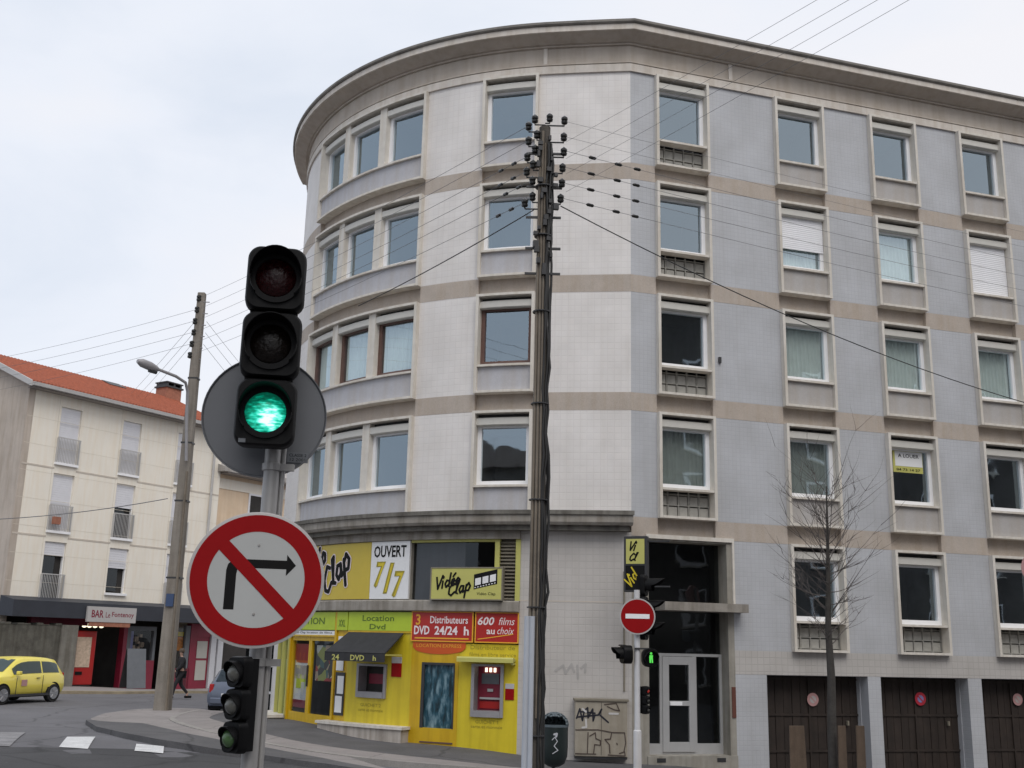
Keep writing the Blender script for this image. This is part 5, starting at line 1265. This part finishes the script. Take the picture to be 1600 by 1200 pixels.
Lc = Vector(st.location); pp = [at(291, 720, YC-.3)-Lc, at(292, 640, YC-.4)-Lc, at(293, 612, YC-.45)-Lc, at(290, 598, YC-.6)-Lc, at(275, 588, YC-.9)-Lc, at(247, 577, YC-1.3)-Lc]
MB().tube(pp, .045, 8).build('arm', 'lamp_grey', st, smooth=True)
h0_, h1_ = at(248, 578, YC-1.3)-Lc, at(215, 564, YC-1.9)-Lc
mb = MB(); mb.tube([h0_, h0_.lerp(h1_, .12), h0_.lerp(h1_, .4), h0_.lerp(h1_, .8), h1_], [.05, .09, .13, .125, .06], 12); mb.build('head', 'lamp_grey', st, smooth=True)
mb = MB(); mb.tube([h0_.lerp(h1_, .1)-Vector((0, 0, .10)), h0_.lerp(h1_, .45)-Vector((0, 0, .14))], [.06, .05], 8); mb.build('lens_bowl', 'dark_metal', st)
gL = 'wires between the utility pole and the concrete pole'
lefts = [INS[3], INS[6], INS[8], INS[12], INS[13], INS[17]]
for k, (a, b) in enumerate(zip(lefts, LINS)):
    wire(a, b, 'thin wire from the utility pole down left to the concrete pole', gL, .0042, .12, (.02, .045) if k > 1 else ())
gF = 'wires from the concrete pole leftwards over the red roof'
for k, (y1) in enumerate((561, 577, 591, 610)): wire(LINS[k+1 if k < 3 else 4]+Vector((-.05, 0, 0)), at(-40, y1+6, 40), 'faint wire from the concrete pole sloping left over the red roof', gF, .005, .1)
gC = 'wires dropping from the concrete pole behind the red roof'
for k in range(3): wire(LINS[2+k], at(180+k*14, 640, 58), 'faint wire dropping steeply left behind the red roof', gC, .006, .1)
gD = 'wires dropping right from the concrete pole'
for k in range(3): wire(LINS[2+k]+Vector((.35, 0, 0)), at(440, 640+k*20, 48), 'faint wire dropping right from the concrete pole', gD, .006, .1)
wire(at(262, 779, YC-.2), at(-20, 812, 34), 'grey cable crossing the cream wall below the upper windows', None, .013, .1, ())
wire(at(181, 650, 44), at(118, 712, 42.5), 'thin service wire slanting across the cream wall, upper one', None, .008, .0, ()) if False else None

# ------------------------------------------------------------------ no entry pole and lights at 21 m
YN = 21.0; nb_ = at(995, 1186, YN); nx = 2.487; ng = gz(nx, YN)+.05
t = thing('signal_pole', 'pale slim pole that holds the red no entry sign', 'pole', (nx, YN, ng)); zt_ = at(999, 922, YN).z-ng
MB().tube([(0, 0, 0), (0, 0, .9), (0, 0, .92), (0, 0, zt_)], [.075, .075, .055, .055], 14).build('tube', 'pole_white', t, smooth=True)
MB().lathe([(.075, 0), (.09, .02), (.09, .12), (.06, .15)], n=14).build('base', 'cabinet_edge', t)
c_ = at(996, 963, YN-.12); Rn = c_.length*25.5/FPX
t = thing('road_sign', 'red no entry sign with a white bar before the building entrance', 'road sign', (c_.x, c_.y, c_.z), math.radians(-4))
MB().lathe([(.01, .02), (Rn*1.06, .02), (Rn*1.06, -.01), (.01, -.01)], (0, 0, 0), 'Y', 40).build('rim', 'sign_rim', t)
MB().lathe([(.01, -.011), (Rn*.98, -.011), (Rn*.98, -.014), (.01, -.014)], (0, 0, 0), 'Y', 40).build('face', 'sign_red', t)
MB().xbox((0, -.016, 0), Rn*1.42, .006, Rn*.27).build('bar', 'pvc_white', t)
# three lamp head facing right, seen from the side
lo_ = at(1018, 985, YN+.15); hi_ = at(1014, 905, YN+.15); sp = (hi_.z-lo_.z)/2.35
head('dark three lamp traffic light turned to the right behind the no entry sign', (at(1010, 950, YN).x, YN+.12, lo_.z-sp*.45), math.radians(68), .30, sp, ['black_plastic', 'black_plastic', 'black_plastic'], .11, .36)
# pedestrian lights
c_ = at(1018, 1040, YN)
def ped(label, loc, rot, lit):
    t = thing('pedestrian_light', label, 'traffic light', loc, rot)
    mb = MB(); rsq(mb, 0, .17, .30, .34, .12, -.05, .12); mb.build('housing', 'black_plastic', t, smooth=True)
    v = MB(); visor(v, (0, -.05, .17), .13, .2); v.build('visor', 'black_plastic', t, smooth=True)
    MB().box(-.3, 0, -.03, .0, .32, .35).build('bracket', 'dark_metal', t)
    if lit:
        m = MB(); m.poly([(-.03, .08), (-.005, .08), (-.002, .15), (.005, .15), (.012, .08), (.035, .08), (.03, .18), (.035, .22), (-.03, .22), (-.035, .18)], .052, .06); m.poly([(.022*math.cos(k*PI/5), .25+.024*math.sin(k*PI/5)) for k in range(10)], .052, .06)
        m.build('green_figure', 'man_green', t)
ped('pedestrian light showing a green walking figure below the no entry sign', (at(1017, 1045, YN-.1).x, YN-.05, at(1017, 1045, YN).z+.03), math.radians(6), True)
ped('dark pedestrian light turned away to the left of the pale pole', (at(976, 1035, YN-.1).x, YN-.02, at(976, 1037, YN).z), math.radians(-75), False)
c_ = at(1009, 1116, YN)
head('tiny repeater traffic light on the side of the pale pole', (c_.x+.02, YN, c_.z), math.radians(50), .12, (at(1009, 1072, YN).z-c_.z)/3, ['dial_red', 'lens_grey', 'lens_grey'], .035, .05)

# ------------------------------------------------------------------ litter bin
c_ = at(866, 1190, 17.5); bx, by = at(866, 1150, 17.5).x, 17.5; bg_ = gz(bx, by)
zb_ = at(866, 1199, 17.5).z-bg_; zt_ = at(866, 1114, 17.5).z-bg_
t = thing('litter_bin', 'dark green litter bin with a domed grey hood in front of the pale pier', 'litter bin', (bx, by, bg_))
hb = zt_-zb_; zr = zb_+hb*.76
MB().lathe([(.02, zb_), (.09, zb_+.015), (.165, zb_+.06), (.205, zb_+.16), (.213, zb_+.3), (.213, zr)], n=28).build('body', 'bin_green', t, smooth=True)
mb = MB(); n = 20
# hood: half dome shell with an opening at the front
for i in range(n):
    a0, a1 = 2*PI*i/n, 2*PI*(i+1)/n
    for j in range(6):
        if j < 3 and math.sin((a0+a1)/2) < -.55: continue
        e0, e1 = PI/2*j/6, PI/2*(j+1)/6
        pt3 = lambda a, e: mb.P((.215*math.cos(e)*math.cos(a), .215*math.cos(e)*math.sin(a), zr+.012+(hb*.235)*math.sin(e)))
        mb.f.append((pt3(a0, e0), pt3(a1, e0), pt3(a1, e1), pt3(a0, e1)))
ho = mb.build('hood', 'bin_top', t, smooth=True); sm = ho.modifiers.new('s', 'SOLIDIFY'); sm.thickness = .012
MB().lathe([(.19, zr-.01), (.22, zr-.01), (.22, zr+.02), (.19, zr+.02)], n=28).build('rim', 'bin_top', t)
MB().lathe([(.18, zr-.05), (.18, zr+.005)], n=20).build('liner', 'ink', t)
MB().tube([(0, .16, 0), (0, .16, zr)], .03, 10).build('post', 'dark_metal', t)
mb = MB(); mb.stroke([(-.04, zb_+.42), (.0, zb_+.46), (.04, zb_+.40), (-.01, zb_+.33), (.05, zb_+.27), (-.03, zb_+.22)], .012, .218, .004); mb.stroke([(-.01, zb_+.5), (.03, zb_+.51), (.02, zb_+.47)], .03, .218, .004); mb.build('emblem', 'rail_glass', t)

# ------------------------------------------------------------------ electrical cabinet with graffiti
(ca0, _), (ca1, _) = arc_at(897, 1130, .34), arc_at(984, 1130, .34); zc1 = arc_at(940, 1093, .34)[1]; zc0 = arc_at(940, 1179, .34)[1]
am = (ca0+ca1)/2; l_, r_ = arcframe(PREF+am/RA)
t = thing('electrical_cabinet', 'beige street cabinet covered in graffiti against the pale pier', 'cabinet', (l_.x, l_.y, zc0-.1), r_)
W_ = ca1-ca0; Hc = zc1-zc0+.1
MB().box(-W_/2, W_/2, .06, .34, .05, Hc-.04).build('body', 'cabinet', t, bevel=.01)
MB().box(-W_/2-.03, W_/2+.03, .05, .37, Hc-.04, Hc+.01).build('lid', 'cabinet_edge', t, bevel=.008); MB().box(-W_/2, W_/2, .07, .32, 0, .05).build('base', 'dark_metal', t)
mb = MB(); mb.box(-.004, .004, .338, .343, .08, Hc-.06); mb.build('door_gap', 'ink', t)
def gp(x, y): return (-W_/2+W_*(x-70)/930., Hc-(Hc-.1)*(y-130)/930.)
mb = MB()
for pl_ in ([(95, 460), (150, 300), (200, 500), (230, 330), (290, 280), (300, 450), (380, 300), (390, 500), (420, 400)], [(120, 440), (480, 400), (540, 300), (500, 390), (560, 440), (660, 520)], [(180, 350), (420, 370)]): mb.stroke([gp(*p) for p in pl_], .035, .341)
mb.build('graffiti', 'graffiti_navy', t)
mb = MB()
for pl_ in ([(590, 220), (800, 190), (860, 320), (760, 300), (640, 250)], [(80, 660), (480, 650), (730, 690), (950, 690), (970, 860), (940, 1000)], [(300, 700), (290, 1050)], [(330, 760), (430, 700), (440, 800), (520, 830), (520, 910), (420, 900), (400, 1060)],
            [(720, 690), (700, 800), (600, 810), (680, 900), (690, 1040)], [(810, 870), (820, 890)], [(80, 1060), (440, 1060)], [(660, 1070), (960, 1080), (950, 1010), (860, 1040)]): mb.stroke([gp(*p) for p in pl_], .022, .3445)
mb.build('graffiti', 'graffiti_brown', t)
mb = MB()
for pl_ in ([(680, 370), (830, 370)], [(260, 480), (270, 610), (200, 620)], [(200, 300), (260, 350)]): mb.stroke([gp(*p) for p in pl_], .04, .3425)
mb.build('graffiti', 'graffiti_white', t)

# ------------------------------------------------------------------ bare young tree with plank guards
YT = 19.5
tx_, tg = 5.70, gz(5.70, YT)
tr = thing('bare_tree', 'leafless young street tree with thin upright twigs in front of the garages', 'tree', (tx_, YT, tg))
TLc = Vector(tr.location)
trunk = [at(1301, 1230, YT), at(1300, 1150, YT), at(1299, 1060, YT), at(1294, 980, YT), at(1294, 900, YT), at(1293, 830, YT), at(1291, 760, YT)]
pts = [Vector((0, 0, 0))]+[p-TLc for p in trunk[1:]]
MB().tube([Vector((pts[1].x, 0, 0))]+pts[1:], [.085, .078, .070, .055, .04, .024, .01], 10).build('trunk', 'bark', tr, smooth=True)
crown = MB(); random.seed(21)
def twig(p, d, ln, r_, lv):
    n = 6; pts = [p]; dd = d.copy()
    for i in range(n):
        dd = (dd+Vector((random.uniform(-.16, .16), random.uniform(-.16, .16), random.uniform(-.06, .14)))).normalized(); pts.append(pts[-1]+dd*ln/n)
    crown.tube(pts, [r_*(1-.8*i/n) for i in range(n+1)], 5)
    if lv > 0:
        for k in range(6 if lv == 2 else 5):
            i = random.randint(1, 6); a = random.uniform(0, 2*PI); s_ = (dd+Vector((math.cos(a), math.sin(a), .0))*.8).normalized(); twig(pts[i], s_, ln*random.uniform(.25, .6), max(.0035, r_*.5), lv-1)
def brpx(x0, y0, x1, y1, dy=0, r_=.018, lv=1):
    a = at(x0, y0, YT)-TLc; b = at(x1, y1, YT+dy)-TLc; twig(a, (b-a).normalized(), (b-a).length, r_, lv)
for b in ((1300, 955, 1373, 880, -.4), (1298, 912, 1375, 815, .3), (1296, 1010, 1345, 970, .3), (1297, 960, 1240, 900, .5), (1295, 935, 1200, 915, -.4), (1296, 955, 1205, 880, .4), (1294, 890, 1215, 800, -.6), (1294, 870, 1365, 770, .5),
          (1294, 900, 1262, 780, .6), (1293, 860, 1318, 760, -.4), (1292, 850, 1272, 760, .2), (1293, 870, 1240, 780, -.2), (1294, 925, 1360, 920, .4), (1297, 945, 1340, 945, -.5), (1294, 880, 1340, 800, 0), (1293, 840, 1300, 750, .5), (1297, 1005, 1262, 960, -.3)): twig(at(b[0], b[1], YT)-TLc, (at(b[2], b[3], YT+b[4])-at(b[0], b[1], YT)).normalized(), (at(b[2], b[3], YT+b[4])-at(b[0], b[1], YT)).length, .010, 2 if b[0] % 2 else 1)
random.seed(4)
for k in range(46):
    y0 = random.uniform(770, 1000); x0 = 1294+(y0-800)*.03; sd = random.choice((-1, 1)); ln = random.uniform(25, 85)
    brpx(x0, y0, x0+sd*ln, y0-random.uniform(.25, 1.3)*ln, random.uniform(-.7, .7), random.uniform(.004, .008), 1)
crown.build('crown', 'twig', tr)
gz_ = tg
for (x0, x1, xt0, xt1, yt, lab) in ((1234, 1262, 1233, 1256, 1134, 'widest wooden guard plank, left of the bare tree'), (1309, 1322, 1309, 1321, 1134, 'narrow wooden guard plank just right of the bare tree trunk'), (1338, 1352, 1337, 1350, 1134, 'narrow wooden guard plank farthest right of the bare tree')):
    a = at(x0, 1200, YT-.2); b = at(x1, 1200, YT-.2); c = at(xt0, yt, YT-.2); d = at(xt1, yt, YT-.2); g_ = gz((a.x+b.x)/2, YT-.2)
    base = Vector(((a.x+b.x)/2, YT-.2, g_)); mb = MB(); f_ = [(a.x-base.x, -.05), (b.x-base.x+.01, -.05), (d.x-base.x, d.z-g_), (c.x-base.x, c.z-g_)]
    mb.poly(f_, -.02, .02); tag(mb.build('guard_plank', 'plank', None, base, bevel=.004), lab, 'plank', 'planks guarding the young tree')

# ------------------------------------------------------------------ sign at the right edge
c_ = at(1627, 888, 19.0); g_ = gz(c_.x, 19)
t = thing('road_sign', 'red rimmed round sign cut off by the right edge of the picture', 'road sign', (c_.x, 19.0, c_.z), -.3)
MB().lathe([(.01, .02), (.32, .02), (.32, -.01), (.01, -.01)], (0, 0, 0), 'Y', 36).build('rim', 'sticker_pink', t); MB().lathe([(.01, -.011), (.24, -.011), (.24, -.015), (.01, -.015)], (0, 0, 0), 'Y', 36).build('face', 'sign_rim', t)
c2 = at(1606, 992, 19.0)
t = thing('signal_pole', 'grey pole of the round sign at the right edge', 'pole', (c_.x, 19.03, g_)); MB().tube([(0, .06, 0), (0, .06, c_.z-g_+.25)], .045, 12).build('tube', 'pole_grey', t)
MB().xbox((-.10, 0, c2.z-g_), .45, .3, .34).build('control_box', 'slate_board', t, bevel=.05)

# ------------------------------------------------------------------ cars
def car(name, label, loc, rot, paint, bonnet=True):
    t = thing(name, label, 'car', loc, rot)
    # stations along +X (front): x, zlow, zbelt, ztop, half width, roof half width
    ST = [(-1.78, .42, .72, .80, .60, .52), (-1.74, .30, .84, .90, .74, .62), (-1.62, .26, .90, 1.12, .79, .58), (-1.38, .25, .92, 1.38, .81, .58), (-1.0, .25, .92, 1.44, .82, .60), (-.4, .24, .91, 1.47, .82, .61), (.15, .24, .90, 1.46, .82, .60),
          (.45, .24, .90, 1.38, .82, .59), (.75, .24, .90, 1.17, .82, .62), (1.05, .24, .89, .97, .81, .66), (1.35, .25, .84, .90, .80, .60), (1.62, .28, .74, .80, .76, .55), (1.76, .36, .62, .66, .66, .48), (1.80, .42, .52, .54, .58, .4)]
    mb = MB(); rings = []
    for x, zl, zb, zt, hw, rw in ST:
        L_ = [(hw*.9, zl), (hw*1.0, zl+.12), (hw*1.02, (zl+zb)/2), (hw*.985, zb-.04), (hw*.955, zb), (rw*1.02, zt-.05), (rw*.9, zt), (rw*.45, zt+.02)]
        L_ = [(y, z) for y, z in L_]+[(-y, z) for y, z in reversed(L_)]
        rings.append([mb.P((x, y, z)) for y, z in L_])
    m_ = len(rings[0])
    for A, B in zip(rings, rings[1:]):
        for k in range(m_): mb.f.append((A[k], A[(k+1) % m_], B[(k+1) % m_], B[k]))
    mb.f.append(tuple(rings[0])); mb.f.append(tuple(rings[-1]))
    body = mb.build('body', paint, t, smooth=True)
    def st(x):
        for a, b in zip(ST, ST[1:]):
            if a[0] <= x <= b[0]: f_ = (x-a[0])/(b[0]-a[0]); return [a[i]+(b[i]-a[i])*f_ for i in range(6)]
    def side(xs, sgn, m, nm, f0=.10, f1=.86):
        g_ = MB(); pr = None
        for x in xs:
            _, zl, zb, zt, hw, rw = st(x); y0, z0, y1, z1 = hw*.955, zb, rw*1.02, zt-.05
            cur = [g_.P((x, sgn*((y0+(y1-y0)*f_)+.012), z0+(z1-z0)*f_)) for f_ in (f0, f1)]
            if pr: g_.f.append((pr[0], cur[0], cur[1], pr[1]))
            pr = cur
        g_.build(nm, m, t)
    for sg in (-1, 1):
        side([-1.42, -1.3, -1.0, -.62], sg, 'glass_car', 'side_window'); side([-.56, -.3, 0, .3, .5, .72], sg, 'glass_car', 'side_window')
    def cross(x0, x1, m, nm, n=5, f0=.08, f1=.92, up=.014):
        g_ = MB(); pr = None
        for i in range(n+1):
            x = x0+(x1-x0)*i/n; _, zl, zb, zt, hw, rw = st(x); d_ = 1 if x > 0 else -1
            cur = [g_.P((x+d_*up*.6, y*rw*.88, zt+up+.012*(1-abs(y)))) for y in (-1, -.5, 0, .5, 1)]
            if pr: g_.f += [(pr[k], pr[k+1], cur[k+1], cur[k]) for k in range(4)]
            pr = cur
        g_.build(nm, m, t)
    cross(.42, 1.0, 'glass_car', 'windscreen'); cross(-1.68, -1.40, 'glass_car', 'rear_window', 4)
    for x in (-1.15, 1.17):
        for sg in (-1, 1):
            a = MB().lathe([(.34, 0), (.34, .015)], (x, sg*.815-(.0 if sg > 0 else .015), .32), 'Y', 24).build('wheel_arch', 'ink', t)
            w_ = MB().lathe([(.20, -.09), (.285, -.09), (.30, -.06), (.30, .06), (.285, .09), (.20, .09)], (x, sg*.76, .295), 'Y', 28).build('wheel', 'tyre', t, smooth=True)
            MB().lathe([(.03, .0), (.19, -.005), (.20, .015)], (x, sg*(.855), .295), 'Y', 24).build('rim', 'rim', w_)
            sp_ = MB()
            for k in range(7): a_ = 2*PI*k/7; sp_.tube([(x+.05*math.cos(a_), sg*.868, .295+.05*math.sin(a_)), (x+.18*math.cos(a_), sg*.868, .295+.18*math.sin(a_))], .016, 5)
            sp_.build('spokes', 'lamp_grey', w_)
    for sg in (-1, 1):
        MB().xbox((.62, sg*.90, .98), .12, .16, .12).build('mirror', paint, t, bevel=.03)
        MB().lathe([(.01, .03), (.09, .03), (.11, -.02), (.01, -.06)], (1.66, sg*.52, .64), 'X', 16).build('headlight', 'lamp_clear', t)
        MB().xbox((-1.72, sg*.62, .82), .1, .14, .26).build('tail_light', 'lamp_red', t, bevel=.02)
    MB().xbox((-1.78, 0, .45), .12, 1.25, .2).build('bumper', paint, t, bevel=.04); MB().xbox((1.76, 0, .40), .14, 1.2, .2).build('bumper', paint, t, bevel=.05)
    MB().xbox((-1.80, 0, .62), .03, .5, .11).build('number_plate', 'white_sign', t)
    for sg in (-1, 1):
        for x_, h_, z_ in ((-.59, .62, .58), (.62, .55, .56)): MB().xbox((x_, sg*.842, z_), .012, .012, h_).build('door_seam', 'dark_metal', t)
        MB().xbox((0, sg*.845, .27), 2.0, .02, .08).build('sill_trim', 'dark_metal', t); MB().xbox((-.35, sg*.852, .80), .16, .014, .03).build('door_handle', 'dark_metal', t)
    MB().xbox((0, 0, .24), 3.3, 1.35, .1).build('underbody', 'ink', t)
    return t
glassmat('glass_car', (.12, .15, .16), (.75, .88, .95), .07)
# heading angle: front points toward the camera's left
rear = Vector((-14.42, 36.25)); be = math.radians(72.3); h = Vector((-math.cos(be), -math.sin(be)))
side_n = Vector((-h.y, h.x)); 
ctr = rear+h*1.15+Vector((h.y, -h.x))*(-.0)
# the visible flank is the car's left side: shift the centre away from the camera side
left = Vector((-h.y, h.x)); ctr = rear+h*1.15-left*.80+Vector((-.05, -.1))
yc = car('parked_car', 'small yellow hatchback with a red and white door sticker, cut by the left edge', (ctr.x, ctr.y, gz(ctr.x, ctr.y)), math.atan2(h.y, h.x), 'car_yellow')
yc.scale = (.95, .95, .94)
MB().xbox((.28, .850, .66), .26, .006, .20).build('door_sticker', 'sticker_pink', yc)
cp_ = at(357, 1100, 35.0); g_ = gz(cp_.x, 35)
car('parked_car', 'blue grey hatchback seen from behind, mostly hidden by the signal pole', (cp_.x+.4, 36.6, gz(cp_.x+.4, 36.6)-.1), math.radians(78), 'car_blue')

# ------------------------------------------------------------------ pedestrian
def person(label, loc, rot, sc):
    t = thing('person', label, 'person', loc, rot); t.scale = (sc, sc, sc)
    J = dict(pel=(0, 0, .92), sp=(0, .0, 1.15), ch=(0, -.02, 1.36), nk=(0, -.02, 1.50), nh=(0, -.04, 1.56), hd=(0, -.05, 1.66), ht=(0, -.045, 1.73),
             ls=(.17, -.01, 1.42), le=(.23, -.08, 1.16), lw=(.20, -.26, .98), lh=(.19, -.33, .93), rs=(-.17, -.01, 1.42), re=(-.24, .10, 1.17), rw=(-.22, .08, .92), rh=(-.22, .07, .83),
             lhp=(.09, 0, .88), lk=(.10, -.20, .50), la=(.10, -.28, .09), lt=(.10, -.42, .03), rhp=(-.09, 0, .88), rk=(-.10, .06, .48), ra=(-.10, .34, .16), rt=(-.10, .30, .03))
    Rr = dict(pel=.15, sp=.14, ch=.155, nk=.06, nh=.055, hd=.095, ht=.075, ls=.075, le=.05, lw=.036, lh=.036, rs=.075, re=.05, rw=.036, rh=.036, lhp=.10, lk=.065, la=.045, lt=.04, rhp=.10, rk=.065, ra=.045, rt=.04)
    E_ = [('pel', 'sp'), ('sp', 'ch'), ('ch', 'nk'), ('nk', 'nh'), ('nh', 'hd'), ('hd', 'ht'), ('ch', 'ls'), ('ls', 'le'), ('le', 'lw'), ('lw', 'lh'), ('ch', 'rs'), ('rs', 're'), ('re', 'rw'), ('rw', 'rh'), ('pel', 'lhp'), ('lhp', 'lk'), ('lk', 'la'), ('la', 'lt'), ('pel', 'rhp'), ('rhp', 'rk'), ('rk', 'ra'), ('ra', 'rt')]
    def skin(name, keys, grow, m, root_):
        idx = {k: i for i, k in enumerate(keys)}; me = bpy.data.meshes.new(name); me.from_pydata([J[k] for k in keys], [(idx[a], idx[b]) for a, b in E_ if a in idx and b in idx], [])
        o = bpy.data.objects.new(name, me); COL.objects.link(o); o.parent = t; o.modifiers.new('skin', 'SKIN'); sv = me.skin_vertices[0].data
        for k, i in idx.items(): sv[i].radius = (Rr[k]*grow, Rr[k]*grow*.85); sv[i].use_root = (k == root_)
        s_ = o.modifiers.new('sub', 'SUBSURF'); s_.levels = 2; s_.render_levels = 2; me.materials.append(M[m]); return o
    skin('body', list(J), 1, 'skin', 'pel')
    skin('jacket', ['pel', 'lhp', 'rhp', 'sp', 'ch', 'nk', 'ls', 'le', 'lw', 'rs', 're', 'rw'], 1.34, 'coat_black', 'pel'); skin('trousers', ['pel', 'lhp', 'lk', 'la', 'rhp', 'rk', 'ra'], 1.16, 'coat_black', 'pel')
    MB().lathe([(.03, -.07), (.085, -.04), (.108, .02), (.10, .07), (.06, .11), (.01, .12)], (0, -.03, 1.69), n=14).build('hair', 'hair', t, smooth=True)
    for s_, k in ((1, 'lt'), (-1, 'rt')): MB().xbox((J[k][0], J[k][1]+.06, .045), .10, .27, .09).build('shoe', 'ink', t, bevel=.03)
gp_ = G(279, 1091, .05)
person('person in dark clothes walking along the far kerb behind the concrete pole', (gp_.x, gp_.y, gp_.z), math.radians(-60), .99*1.0)
